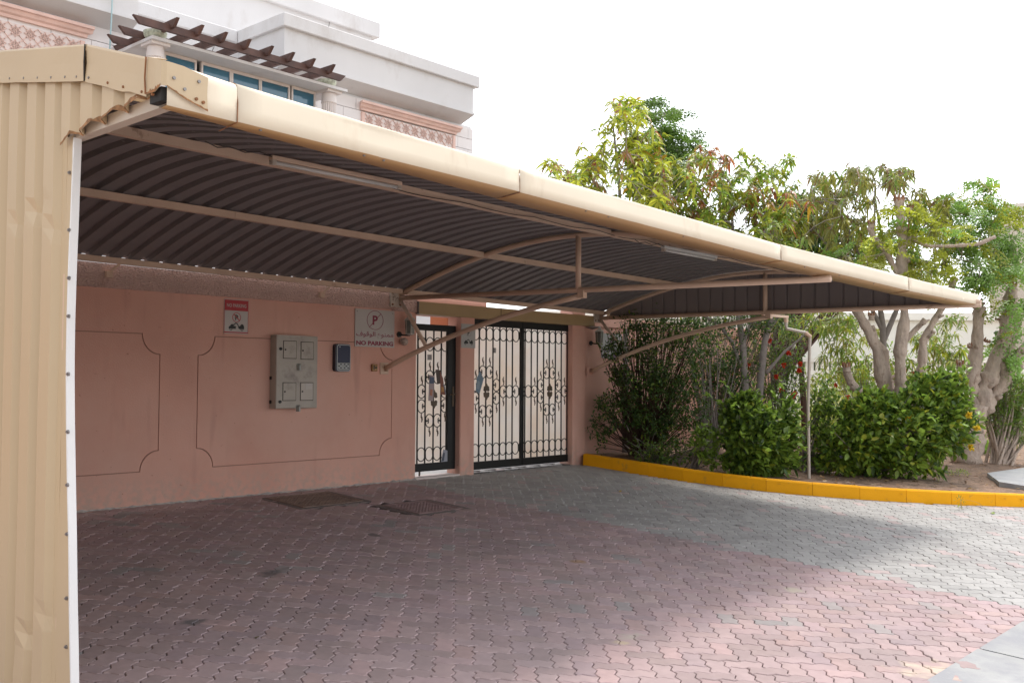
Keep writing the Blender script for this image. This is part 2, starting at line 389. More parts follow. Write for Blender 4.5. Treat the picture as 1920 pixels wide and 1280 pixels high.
# manhole covers set in the paving
m_surround = M('dusty_surround', (.17,.14,.13), .95, var=.3, vscale=20)
def manhole(x0, x1, y0, y1, mt, label, group):
    t = thing('manhole_cover', ((x0+x1)/2, (y0+y1)/2, gz((y0+y1)/2)), label, 'manhole cover', group)
    b = MB(); w = .035
    for (a0,a1,c0,c1) in ((x0,x1,y0,y0+w),(x0,x1,y1-w,y1),(x0,x0+w,y0+w,y1-w),(x1-w,x1,y0+w,y1-w)):
        b.add([(x,y,gz(y,z)) for z in (-.03,.008) for (x,y) in ((a0,c0),(a1,c0),(a1,c1),(a0,c1))], [(0,3,2,1),(4,5,6,7),(0,1,5,4),(1,2,6,5),(2,3,7,6),(3,0,4,7)])
    b.build('frame', mt, t)
    b = MB(); g = w+.008
    b.add([(x,y,gz(y,z)) for z in (-.03,.006) for (x,y) in ((x0+g,y0+g),(x1-g,y0+g),(x1-g,y1-g),(x0+g,y1-g))], [(0,3,2,1),(4,5,6,7),(0,1,5,4),(1,2,6,5),(2,3,7,6),(3,0,4,7)])
    lid = b.build('lid', mt, t)
    b = MB(); nx = int((x1-x0-.1)/.045); ny = int((y1-y0-.1)/.045)
    for i in range(nx):
        for j in range(ny):
            cx = x0+.065+i*.045; cy = y0+.065+j*.045
            b.add([(cx+dx*s, cy+dy*s, gz(cy+dy*s, z)) for s, z in ((.015,.0055),(.010,.011)) for dx, dy in ((-1,-1),(1,-1),(1,1),(-1,1))], [(4,5,6,7),(0,1,5,4),(1,2,6,5),(2,3,7,6),(3,0,4,7)])
    tag(b.build('tread_stud', mt, lid), kind='stuff')
    b = MB()
    for (a0,a1,c0,c1) in ((x0-.07,x1+.07,y0-.06,y0),(x0-.07,x1+.07,y1,y1+.05),(x0-.07,x0,y0,y1),(x1,x1+.08,y0,y1)):
        b.add([(x,y,gz(y,z)) for z in (-.03,.001) for (x,y) in ((a0,c0),(a1,c0),(a1,c1),(a0,c1))], [(0,3,2,1),(4,5,6,7),(0,1,5,4),(1,2,6,5),(2,3,7,6),(3,0,4,7)])
    b.build('concrete_surround', m_surround, t)
manhole(6.16, 6.95, 8.33, 8.98, m_cover, 'rust brown square manhole cover close to the pink wall', 'manhole covers in the paving')
manhole(6.93, 7.56, 7.44, 8.02, m_cover2, 'dull red studded manhole cover nearer the camera and further right', 'manhole covers in the paving')

# concrete edging and the road in the near corner
b = MB(); strip = []
road = MB()
def sheet(bb, x0, x1, y0, y1, z):
    bb.add([(x0,y0,gz(y0,z)),(x1,y0,gz(y0,z)),(x1,y1,gz(y1,z)),(x0,y1,gz(y1,z)),(x0,y0,gz(y0,z-.1)),(x1,y0,gz(y0,z-.1)),(x1,y1,gz(y1,z-.1)),(x0,y1,gz(y1,z-.1))],
           [(0,1,2,3),(4,7,6,5),(0,4,5,1),(1,5,6,2),(2,6,7,3),(3,7,4,0)])
sheet(road, -30, 60, -7, 1.58, -.004)
road_o = tag(road.build('road', m_asph), kind='structure')
edge = MB(); edge.box(-30, 16.6, 1.58, 1.6, -.6, -.52); strip_o = tag(edge.build('concrete_edging', m_conc), kind='structure')
x = -3.0
while x < 16.4:
    b = MB(); w = .98
    z = .003 + random.uniform(-.001,.002); sheet(b, x+.006, x+w-.006, 1.6, 2.06+random.uniform(-.01,.01), z)
    b.build('concrete_slab', m_conc, strip_o); x += w

# ------------------------------------------------------------------ kerb and garden bed
kt = thing('yellow_kerb', (12.0, 6.1, gz(6.1)), 'yellow painted kerb curving along the edge of the planted garden bed', 'kerb')
def path_resample(pts, step):
    out = [Vector(pts[0])]; acc = 0
    L = [(Vector(pts[i+1])-Vector(pts[i])).length for i in range(len(pts)-1)]; tot = sum(L); n = round(tot/step)
    for k in range(1, n+1):
        d = tot*k/n; i = 0
        while i < len(L)-1 and d > L[i]: d -= L[i]; i += 1
        out.append(Vector(pts[i]).lerp(Vector(pts[i+1]), min(1, d/L[i])))
    return out
kp = path_resample([(x, y, 0) for x, y in KERB], .57)
for i in range(len(kp)-1):
    a, c = kp[i], kp[i+1]; d = (c-a).normalized(); nrm = Vector((-d.y, d.x, 0))   # points to the garden
    dp = (kp[i]-kp[i-1]).normalized() if i else d; dn = (kp[i+2]-kp[i+1]).normalized() if i < len(kp)-2 else d
    na = (nrm + Vector((-dp.y, dp.x, 0))).normalized(); nc = (nrm + Vector((-dn.y, dn.x, 0))).normalized()
    a2 = a + d*.002; c2 = c - d*.002; H = .165; wd = .13; ch = .018
    j = random.uniform(-.002,.002)
    def ring(p, n): return [(p.x + n.x*s, p.y + n.y*s, gz(p.y, z)) for s, z in ((0,-.12),(.004,H-ch+j),(ch,H+j),(wd-ch,H+j),(wd,H-ch+j),(wd,-.12))]
    b = MB(); b.add(ring(a2,na)+ring(c2,nc), [(k,(k+1)%6,6+(k+1)%6,6+k) for k in range(6)] + [(5,4,3,2,1,0),(6,7,8,9,10,11)])
    b.build('kerb_stone', m_kerb, kt, fixn=True)

def garden():
    outer = [(x+.10, y+.02) for x, y in KERB] + [(40,1.9),(40,9.35),(11.9,9.35)]
    b = MB(); xs = np.concatenate([np.arange(11.7,20,.16), np.arange(20,41,.8)]); ys = np.arange(1.9,9.4,.16)
    n = len(xs); vs = []; idx = {}
    from mathutils import noise
    for j, y in enumerate(ys):
        for i, x in enumerate(xs):
            z = gz(y, .105) + .05*noise.noise(Vector((x*.7, y*.7, 0))) + .018*noise.noise(Vector((x*4, y*4, 3)))
            vs.append((x, y, z))
    fs = []
    for j in range(len(ys)-1):
        for i in range(n-1):
            if point_in(outer, (xs[i]+xs[i+1])/2, (ys[j]+ys[j+1])/2): fs.append((j*n+i, j*n+i+1, (j+1)*n+i+1, (j+1)*n+i))
    b.add(vs, fs); return tag(b.build('garden_bed', m_soil, smooth=True), kind='structure')
garden()
def gsoil(x, y): return gz(min(y, 9.3), .105)
# pale paved path crossing the bed
b = MB(); b.tint = (1,1,1)
b.poly([[(15.2,4.3),(16.2,4.75),(19.5,4.5),(24,3.6),(24,2.2),(17,2.0),(14.9,3.3)]], lambda u, v, d: (u, v, gz(v, .155) - d), .08)
tag(b.build('garden_path', m_conc), kind='structure')
b = MB(); b.poly([[(18,9.6),(34,5.0),(42,9),(24,22)]], lambda u, v, d: (u, v, -.02 - d), .05)
tag(b.build('far_pavement', m_conc), kind='structure')

# ------------------------------------------------------------------ compound wall
wall = thing('compound_wall', (5, 9.3, 0), 'pink plastered compound wall with inset panel outlines and a rough cap band', 'wall')
X = Vector
def wallplace(y0):           # u = x, v = z, d pushes back
    return lambda u, v, d: (u, y0 + d, v)
def arc(cx, cz, r, a0, a1, n=8): return [(cx + r*math.cos(R(a0+(a1-a0)*k/n)), cz + r*math.sin(R(a0+(a1-a0)*k/n))) for k in range(n+1)]
def panel_outline(x0, x1, z0, z1, rx, rz, ins=0.0):
    # rectangle whose corners are scooped out, counter-clockwise
    x0 += ins; x1 -= ins; z0 += ins; z1 -= ins; rx += ins; rz += ins
    rx -= ins; rz -= ins
    o = []
    for (cx, cz, a0, a1) in ((x1, z0, 180, 90), (x1, z1, 270, 180), (x0, z1, 0, -90), (x0, z0, 90, 0)):
        o += [(cx + rx*math.cos(R(a0+(a1-a0)*k/8)), cz + rz*math.sin(R(a0+(a1-a0)*k/8))) for k in range(9)]
    return o
panels = [(1.2, 5.045), (5.465, 8.095)]
g = .0048
outer = [(-3,-.06),(8.49,-.06),(8.49,2.12),(-3,2.12)]
b = MB()
holes = [panel_outline(a-g, c+g, .336-g, 1.685+g, .19, .20) for a, c in panels]
b.poly([outer] + [list(reversed(h)) for h in holes], wallplace(9.2), .012)
b.build('wall_face', m_wall, wall, fixn=True)
for a, c in panels:
    b = MB(); b.poly([panel_outline(a+g, c-g, .336+g, 1.685-g, .19, .20)], wallplace(9.2), .012); b.build('wall_panel', m_wall, wall, fixn=True)
b = MB(); b.box(-3, 8.49, 9.212, 9.42, -.5, 2.30); b.build('wall_core', M('groove_shade', (.36,.205,.16), .95), wall)  # core darker than the face: shade of the grooves put into its colour
b = MB(); b.poly([[(-3,2.105),(8.08,2.105),(8.08,2.308),(-3,2.39)]], wallplace(9.165), .285); b.build('cap_band', m_band, wall, fixn=True)
b = MB(); b.box(8.083, 9.83, 9.255, 9.45, 2.067, 2.30); b.build('lintel', m_wall, wall)
b = MB(); b.box(8.08, 8.482, 9.175, 9.42, 2.085, 2.30); b.build('cap_end', m_band, wall)
# thin strip of mortar and dirt along the foot of the wall
b = MB(); n = 160; vs = []
for i in range(n+1):
    x = 0.5 + 7.98*i/n; w = .012 + .03*max(0, random.gauss(.25,.5))
    vs += [(x, 9.198, .006 + .4*w), (x, 9.198-w, gz(9.198-w, .003))]
b.add(vs, [(2*i, 2*i+1, 2*i+3, 2*i+2) for i in range(n)])
b.build('mortar_skirt', m_skirt, wall, fixn=True)
# pillar between the two gates, pillar right of the vehicle gate, wall beyond
b = MB(); b.box(9.285, 9.555, 9.2, 9.45, -.3, 2.10); b.build('pillar', m_wall, wall, bevel=.012)
b = MB(); b.box(11.65, 11.96, 9.2, 9.45, -.3, 2.30); b.build('pillar', m_wall, wall, bevel=.012)
b = MB(); b.box(11.963, 18.04, 9.29, 9.46, -.3, 2.07); b.build('garden_wall_run', m_wall, wall)
b = MB(); b.box(11.963, 18.09, 9.25, 9.5, 2.073, 2.24); b.build('garden_wall_cap', m_wall, wall, bevel=.01)
b = MB(); b.box(13.35, 13.6, 9.26, 9.289, .05, 2.05); b.build('pilaster', m_wall, wall)
b = MB(); b.box(17.84, 18.04, 9.463, 20, -.3, 2.1); b.build('side_return', m_wall, wall)
# rusty brackets holding the eave
# compound floor and inner structures glimpsed through the gates
b = MB(); b.poly([[(-3,9.4),(18,9.4),(18,15),(-3,15)]], lambda u, v, d: (u, v, -.005-d), .06); tag(b.build('compound_floor', m_conc), kind='structure')
b = MB(); b.box(8.3, 10.6, 11.2, 11.45, 2.30, 2.42); o = b.build('inner_beam', m_orange); tag(o, 'orange plaster beam seen through the gap above the narrow gate', 'beam'); based(o, (9.5,11.3,2.30))
b = MB(); b.box(9.30, 9.56, 9.46, 9.8, 1.95, 2.6); b.build('inner_pillar_head', m_orange, wall)

# ------------------------------------------------------------------ gates
GY = 9.30
def ring_pts(w, h, n=22):
    r = w/2; s = h/2 - r
    p = []
    for k in range(n):
        a = 2*math.pi*k/n; z = math.sin(a)*r; p.append((math.cos(a)*r, 0, z + (s if z > 0 else -s)))
    return p + [p[0], p[1]]
def tube_mesh(pts, r, n=5, name='ring'):
    b = MB(); b.tube(pts, r, n, cap=False); me = b.mesh(name, smooth=True); me.materials.append(m_black); return me
def scroll_pts(w, h, side):
    r = w/2; s = h/2 - r*.95; p = []
    def curl(cx, cz, r0, a0, turn, n=9): return [(cx + r0*(1-.55*k/n)*math.cos(a0+turn*k/n), 0, cz + r0*(1-.55*k/n)*math.sin(a0+turn*k/n)) for k in range(n+1)]
    top = [(math.cos(a)*r, 0, s+math.sin(a)*r*.95) for a in [math.pi*(1 - k/9) for k in range(10)]]
    c1 = curl(r*.52, s-.008, r*.48, 0, -math.pi*1.45, 10)[1:]
    half = top + c1
    full = [(x, y, -z) for x, y, z in reversed(half)] + half
    return [(x*side, y, z) for x, y, z in full]
ring_me = tube_mesh(ring_pts(.125,.172), .0065, 5, 'ring')
scroll_me = {s: tube_mesh(scroll_pts(.125,.168,s), .0065, 5, 'scroll') for s in (1,-1)}
def leaf_mesh():
    b = MB(); prof = [(.004,0),(.012,.012),(.008,.03),(.019,.05),(.012,.062),(.016,.078),(.008,.09),(.012,.1),(.003,.112)]
    vs = []
    for i, (r, z) in enumerate(prof):
        ox = .008*math.sin(z*60)
        vs += [(ox+r,0,z),(ox,.006,z),(ox-r,0,z),(ox,-.006,z)]
    n = len(prof); b.add(vs, [(i*4+k, i*4+(k+1)%4, (i+1)*4+(k+1)%4, (i+1)*4+k) for i in range(n-1) for k in range(4)])
    me = b.mesh('leaf_finial'); me.materials.append(m_bronze); return me
leaf_me = leaf_mesh()
def plaque_mesh():
    b = MB(); half = [(0,.012),(.018,.010),(.03,-.0),(.052,.012),(.052,.03),(.046,.05),(.050,.06),(.030,.075),(.018,.08),(.010,.098),(0,.11)]
    o = [(x, z) for x, z in half] + [(-x, z) for x, z in reversed(half[1:-1])]
    b.poly([o], lambda u, v, d: (u, -.007+d, v), .014); me = b.mesh('plaque', fixn=True); me.materials.append(m_bronze); return me
plaque_me = plaque_mesh()
def put(name, me, parent, x, y, z, rz=0, flip=False, s=1.0):
    o = bpy.data.objects.new(name, me); COL.objects.link(o); o.parent = parent; o.location = Vector((x, y, z)) - parent.location
    if flip: o.rotation_euler = (0, math.pi, 0)
    o.scale = (s, 1, 1) if s != 1.0 else (1,1,1)
    return o
def gate_leaf(name, x0, x1, bars, zb, zt, label, cat, group, ends=(.05,.05), toprail=.075, botrail=.10):
    t = thing(name, ((x0+x1)/2, GY, zb), label, cat, group)
    f = MB(); f.box(x0, x1, GY-.02, GY+.02, zb, zb+botrail); f.build('bottom_rail', m_black, t, bevel=.003)
    f = MB(); f.box(x0, x1, GY-.02, GY+.02, zt-toprail, zt); f.build('top_rail', m_black, t, bevel=.003)
    for a, c in ((x0, x0+ends[0]), (x1-ends[1], x1)):
        if c-a > .001: f = MB(); f.box(a, c, GY-.022, GY+.022, zb+botrail, zt-toprail); f.build('stile', m_black, t, bevel=.003)
    bm_ = MB(); bm_.box(-.007, .007, -.007, .007, 0, zt-toprail-zb-botrail); me = bm_.mesh('bar'); me.materials.append(m_black)
    for x in bars: put('bar', me, t, x, GY, zb+botrail)
    f = MB(); f.box(x0+.004, x1-.004, GY+.022, GY+.026, zb+.02, zt-.01); f.build('backing_sheet', m_sheet, t)
    for x in bars:
        pass
    return t
# narrow gate for people
ped = gate_leaf('pedestrian_gate', 8.50, 9.275, [8.614,8.748,8.893,9.027], .085, 1.955,
    'narrow black wrought iron gate with wide stile, left of the slim pillar', 'gate', 'black scrollwork gates', ends=(.02,.145), toprail=.08, botrail=.10)
pb = [8.478, 8.614,8.748,8.893,9.027,9.155]
pb = [8.614,8.748,8.893,9.027,9.16]
mid = lambda a: [(a[i]+a[i+1])/2 for i in range(len(a)-1)]
pg = [8.545] + mid(pb)
for x in mid(pb): 
    put('ring', ring_me, ped, x, GY-.004, 1.703); put('ring', ring_me, ped, x, GY-.004, .30)
gp = mid(pb)
for x, sd in ((gp[1],-1),(gp[2],1)):
    for z in (1.28,.722): put('scroll', scroll_me[sd], ped, x, GY-.004, z)
    put('leaf_finial', leaf_me, ped, x, GY-.01, 1.365); put('leaf_finial', leaf_me, ped, x, GY-.01, .635, flip=True)
for x, sd in ((gp[0],1),(gp[3],-1)):
    for z in (1.097,.91): put('scroll', scroll_me[sd], ped, x, GY-.004, z)
    put('leaf_finial', leaf_me, ped, x, GY-.01, 1.185); put('leaf_finial', leaf_me, ped, x, GY-.01, .82, flip=True)
put('plaque', plaque_me, ped, 8.893, GY-.012, 1.01); put('plaque', plaque_me, ped, 8.893, GY-.012, .985, flip=True)
f = MB(); f.box(9.205, 9.24, GY-.032, GY-.022, .90, 1.16); h = f.build('lock_plate', m_bronze, ped, bevel=.003)
f = MB(); f.tube([(9.222,GY-.03,1.06),(9.222,GY-.075,1.06),(9.12,GY-.08,1.055)], .009, 8); f.build('handle', m_bronze, h, smooth=True)
f = MB(); f.tube([(8.66,GY,.03),(8.66,GY,.09)], .012, 8); f.build('drop_bolt', m_bronze, ped)
b = MB(); b.box(8.49, 9.285, 9.20, 9.45, -.02, .022); b.build('threshold', m_pink_pale, wall)
# wide gate for cars: two leaves, one gate
veh = thing('vehicle_gate', (10.6, GY, 0), 'wide double leaf black wrought iron gate between slim pillar and corner pillar', 'gate', 'black scrollwork gates')
vb = [9.645,9.788,9.926,10.067,10.208,10.346,10.476,10.612,10.751,10.89,11.027,11.17,11.301,11.444,11.586,11.725]
zb, zt = .045, 2.075
for (a, c) in ((9.56,10.606),(10.618,11.645)):
    f = MB(); f.box(a, c, GY-.02, GY+.02, zb, zb+.105); f.build('bottom_rail', m_black, veh, bevel=.003)
    f = MB(); f.box(a, c, GY-.02, GY+.02, zt-.10, zt); f.build('top_rail', m_black, veh, bevel=.003)
    f = MB(); f.box(a+.004, c-.004, GY+.022, GY+.026, zb+.02, zt-.01); f.build('backing_sheet', m_sheet, veh)
f = MB(); f.box(10.585, 10.606, GY-.024, GY+.02, zb+.105, zt-.1); f.build('stile', m_black, veh, bevel=.002)
f = MB(); f.box(10.618, 10.64, GY-.024, GY+.02, zb+.105, zt-.1); f.build('stile', m_black, veh, bevel=.002)
bm_ = MB(); bm_.box(-.007,.007,-.007,.007,0,zt-.1-zb-.105); bar_me = bm_.mesh('bar'); bar_me.materials.append(m_black)
k = (11.64-9.60)/(11.725-9.645)
vb = [9.60 + (x-9.645)*k for x in vb]
for i, x in enumerate(vb):
    if i == 7: continue
    put('bar', bar_me, veh, x, GY, zb+.105)
gp = mid(vb)
for x in gp: put('ring', ring_me, veh, x, GY-.004, 1.872); put('ring', ring_me, veh, x, GY-.004, .30)
for cidx, lo in ((2, -1), (12, 1)):
    L_, R_ = cidx-1, cidx
    for gi, sd in ((L_,-1),(R_,1)):
        for z in (1.355,.82): put('scroll', scroll_me[sd], veh, gp[gi], GY-.004, z)
        put('leaf_finial', leaf_me, veh, gp[gi], GY-.01, 1.445); put('leaf_finial', leaf_me, veh, gp[gi], GY-.01, .73, flip=True)
    for gi, sd in ((L_-1,1),(R_+1,-1)):
        for z in (1.178,1.0): put('scroll', scroll_me[sd], veh, gp[gi], GY-.004, z)
        put('leaf_finial', leaf_me, veh, gp[gi], GY-.01, 1.27); put('leaf_finial', leaf_me, veh, gp[gi], GY-.01, .91, flip=True)
    put('plaque', plaque_me, veh, vb[cidx], GY-.012, 1.09); put('plaque', plaque_me, veh, vb[cidx], GY-.012, 1.085, flip=True)
for gi, sd in ((4,-1),(6,1),(7,-1),(9,1),(14,-1)):
    put('scroll', scroll_me[-sd], veh, gp[gi], GY-.004, 1.088); put('leaf_finial', leaf_me, veh, gp[gi], GY-.01, 1.18); put('leaf_finial', leaf_me, veh, gp[gi], GY-.01, 1.0, flip=True)
for gi in (5, 8): put('ring', ring_me, veh, gp[gi], GY-.004, 1.088)
crest = tube_mesh([(.055*math.cos(a)*(1-.07*a), 0, .052+.055*math.sin(a)*(1-.07*a)) for a in [k*.5 for k in range(22)]], .007, 5, 'crest_scroll')
for i in range(15): put('crest_scroll', crest, veh, 9.95+i*.115, GY, zt-.012)
f = MB(); f.box(9.56, 11.645, 9.24, 9.4, -.06, .004); f.build('gate_sill', m_joint, wall)
# tags and leaflets
def flat_card(name, pts, y, tint, label, cat, t=.002, group=None):
    b = MB(); b.tint = tint; b.poly([pts], lambda u, v, d: (u, y-d, v), t); o = b.build(name, m_leaflet, None, fixn=True, tint=True)
    cx = sum(p[0] for p in pts)/len(pts); cz = sum(p[1] for p in pts)/len(pts)
    tag(o, label, cat, group); return based(o, (cx, y, cz))
for (x, z, lab) in ((8.80,1.50,'small grey printed tag stuck on the narrow gate sheet'),(10.02,1.62,'small grey printed tag stuck on the wide gate sheet')):
    o = flat_card('gate_tag', [(x,z),(x+.075,z),(x+.075,z+.07),(x,z+.07)], GY+.02, (.30,.28,.27), lab, 'tag', group='grey tags on the gates')
def leaflet(loc, pieces, label):
    t = thing('leaflet', loc, label, 'leaflet', 'leaflets tucked into the gates')
    for nm, pts, y, tint in pieces:
        b = MB(); b.tint = tint; b.poly([pts], lambda u, v, d: (u, y-d, v), .002); b.build(nm, m_leaflet, t, fixn=True, tint=True)
leaflet((8.80,GY-.03,1.05), [('paper', [(8.775,.98),(8.86,.975),(8.88,1.30),(8.79,1.31)], GY-.028, (.34,.27,.27)),
     ('picture_panel', [(8.79,1.20),(8.872,1.20),(8.876,1.28),(8.795,1.285)], GY-.031, (.06,.08,.14)),
     ('picture_panel', [(8.80,1.05),(8.84,1.04),(8.85,1.12),(8.81,1.13)], GY-.031, (.40,.16,.10))], 'pinkish leaflet with dark picture wedged between bars of narrow gate')
leaflet((8.98,GY-.03,1.3), [('paper', [(8.90,1.38),(8.985,1.37),(8.985,1.20),(8.93,1.19)], GY-.028, (.055,.03,.02)),
     ('picture_panel', [(8.975,1.36),(9.03,1.27),(9.075,1.05),(8.99,1.06)], GY-.031, (.20,.06,.03)),
     ('picture_panel', [(9.03,1.20),(9.07,1.06),(9.09,1.05),(9.06,1.18)], GY-.033, (.16,.15,.17)),
     ('picture_panel', [(9.0,1.16),(9.04,1.15),(9.05,1.09),(9.0,1.09)], GY-.034, (.42,.20,.05))], 'brown and orange folded leaflet beside the stile of narrow gate')
leaflet((9.72,GY-.03,1.2), [('paper', [(9.645,1.10),(9.72,1.06),(9.80,1.26),(9.73,1.37),(9.67,1.28)], GY-.028, (.13,.20,.26)),
     ('picture_panel', [(9.66,1.13),(9.71,1.12),(9.73,1.22),(9.68,1.24)], GY-.031, (.22,.29,.34))], 'blue grey leaflet curled through left bars of wide gate')
leaflet((9.10,GY-.03,.22), [('paper', [(9.01,.19),(9.125,.19),(9.125,.33),(9.05,.35)], GY-.028, (.30,.31,.36)),
     ('picture_panel', [(9.02,.2),(9.06,.2),(9.075,.30),(9.05,.31)], GY-.031, (.06,.07,.10))], 'pale blue crumpled leaflet at bottom corner of narrow gate')
# ------------------------------------------------------------------ carport
car = thing('carport', (8.17, 6.4, 0), 'long beige steel carport with curved corrugated roof leaning on the pink wall', 'carport')
def dzx(x): return .07 - (x-1.95)*(.11/10.3)           # the roof is a little lower at its far end
ARCH = [(9.16,2.285),(8.75,2.41),(8.3,2.535),(7.77,2.65),(7.3,2.72),(6.8,2.762),(6.4,2.765),(5.95,2.735),(5.5,2.68),(5.0,2.585),(4.5,2.462),(4.05,2.338),(3.62,2.215)]
ay = [p[0] for p in ARCH][::-1]; az = [p[1] for p in ARCH][::-1]
from bisect import bisect_left
def _sm(y):                                              # smooth interpolation of the measured arch
    return float(np.interp(y, ay, az))
fit = np.polyfit(ay, az, 4)
def archz(y, x=8.17): return float(np.polyval(fit, y)) + dzx(x) - dzx(8.17)
# roof sheets: trapezoid ribs 0.194 m apart, curved in short facets
PITCH_R = .194
def rib_profile(x0, n):                                  # (x, height) along the sheet
    p = []
    for k in range(n):
        x = x0 + k*PITCH_R
        p += [(x, 0), (x+.106, 0), (x+.122, .036), (x+.178, .036)]
    p += [(x0+n*PITCH_R, -.001), (x0+n*PITCH_R+.03, -.0012)]; return p
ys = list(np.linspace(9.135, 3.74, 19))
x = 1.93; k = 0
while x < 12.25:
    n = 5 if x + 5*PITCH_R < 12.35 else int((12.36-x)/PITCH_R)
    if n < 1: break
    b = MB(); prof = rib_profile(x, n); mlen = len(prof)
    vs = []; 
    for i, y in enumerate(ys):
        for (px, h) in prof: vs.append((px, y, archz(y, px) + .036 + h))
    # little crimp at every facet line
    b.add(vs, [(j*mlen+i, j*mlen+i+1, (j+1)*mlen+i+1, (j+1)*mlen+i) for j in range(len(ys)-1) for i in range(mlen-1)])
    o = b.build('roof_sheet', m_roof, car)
    x += n*PITCH_R; k += 1
# crimps under the sheet where each facet bends
b = MB()
for j in range(1, len(ys)-1, 1):
    x = 2.06
    while x < 12.2:
        y = ys[j] + random.uniform(-.01,.01)
        b.box(x-.002, x+.018, y-.002, y+.002, archz(y,x)+.0335, archz(y,x)+.0358); x += PITCH_R
tag(b.build('crimp', M('crimp_grey', (.22,.20,.19), .6), car), kind='stuff')
m_chord = M('pale_chord_paint', (.50,.42,.34), .5, var=.06, dirt=(.28,.14,.07), dscale=9, dlo=.6, dhi=.8)
def arch_pts(x, dy0, dy1, n=22, off=0.0): return [(x, y, archz(y, x)+off) for y in np.linspace(dy0, dy1, n)]
def truss(x, left=False):
    yw = 9.18
    b = MB(); b.tube(arch_pts(x, yw, 4.3 if left else 3.64), .030, 10); b.build('arch_tube', m_tube, car, smooth=True)
    z0 = 2.245 + dzx(x)-dzx(8.17); z1 = 2.130 + dzx(x)-dzx(8.17)*1.0
    if left: z0, z1 = 2.30, 2.305
    if x > 12: z1 = 2.150
    def cz(y): return z1 + (z0-z1)*(y-3.6)/(yw-3.6)
    b = MB()
    if left: b.bar((x-.02, yw, cz(yw)-.01), (x-.03, 3.56, cz(3.56)+.012), .05, .05)
    else: b.tube([(x, yw, cz(yw)), (x, 3.64, cz(3.64))], .030, 10)
    b.build('bottom_chord', m_chord if left else m_tube, car, smooth=not left)
    ym = 6.38
    b = MB(); b.tube([(x, ym, cz(ym)+.01), (x, ym, archz(ym, x)-.005)], .030, 10); b.build('strut', m_tube, car, smooth=True)
    if left: return
    # curved brace from the wall up to the chord
    bx = x-.20
    p0 = X((bx, 9.17, 1.385)); p1 = X((x-.02, 8.0, 1.90 if x < 10 else 1.93)); p2 = X((x, 6.36, cz(6.36)-.065))
    pts = [p0*(1-t)**2 + p1*2*t*(1-t) + p2*t*t for t in np.linspace(0,1,16)]
    b = MB(); b.tube(pts, .030, 10); b.build('brace', m_tube, car, smooth=True)
    b = MB(); b.tube([(x-.01, 9.12, cz(9.1)-.04), (x-.03, 8.66, 1.665)], .024, 8); b.build('short_brace', m_tube, car, smooth=True)
    b = MB(); b.box(bx-.07, bx+.06, 9.185, 9.198, 1.31, 1.45); b.obox((bx, 9.16, 1.385), (.006,0,0), (0,.035,0), (0,0,.04)); b.build('wall_plate', m_tube if x < 10 else m_wall, car, bevel=.003)
    b = MB(); b.box(x-.16, x+.03, 9.14, 9.162, 2.13, 2.33); pl = b.build('wall_plate', m_plate, car, bevel=.004)
    for dx, z in ((-.13,2.16),(-.13,2.30),(-.01,2.16),(-.01,2.30)):
        b = MB(); b.tube([(x+dx, 9.145, z),(x+dx,9.125,z)], .011, 6); b.build('bolt', m_rust, pl)
    b = MB(); b.obox((x, 6.33, cz(6.36)-.045), (.034,0,0), (0,.04,0), (0,0,.042)); b.build('clamp', m_tube, car, bevel=.004)
truss(1.985, left=True); truss(8.17); truss(12.257)
# purlins (y, z offset from the arch)
for (y, w, h, off) in ((5.95,.055,.06,.002),(7.72,.055,.06,.002)):
    for (xa, xb) in ((1.99,4.9),(4.903,8.14),(8.2,12.26)):
        b = MB(); b.bar((xa, y+.015*math.sin(xa), archz(y,xa)+off), (xb, y+.015*math.sin(xb), archz(y,xb)+off), w, h); b.build('purlin', m_tube, car)
for (xa, xb) in ((1.0,8.13),(8.21,12.26)):
    b = MB(); b.bar((xa, 9.075, archz(9.075,xa)+.007), (xb, 9.075, archz(9.075,xb)+.007), .045, .055); b.build('eave_rail', m_tube, car)
# eave brackets on the band
for x in (4.40, 6.9):
    b = MB(); z = archz(9.1,x); b.box(x+.045, x+.105, 9.12, 9.163, z-.145, z-.085); b.bar((x+.075, 9.13, z-.10), (x+.16, 9.08, z), .02, .02); b.build('eave_bracket', m_tube, car)
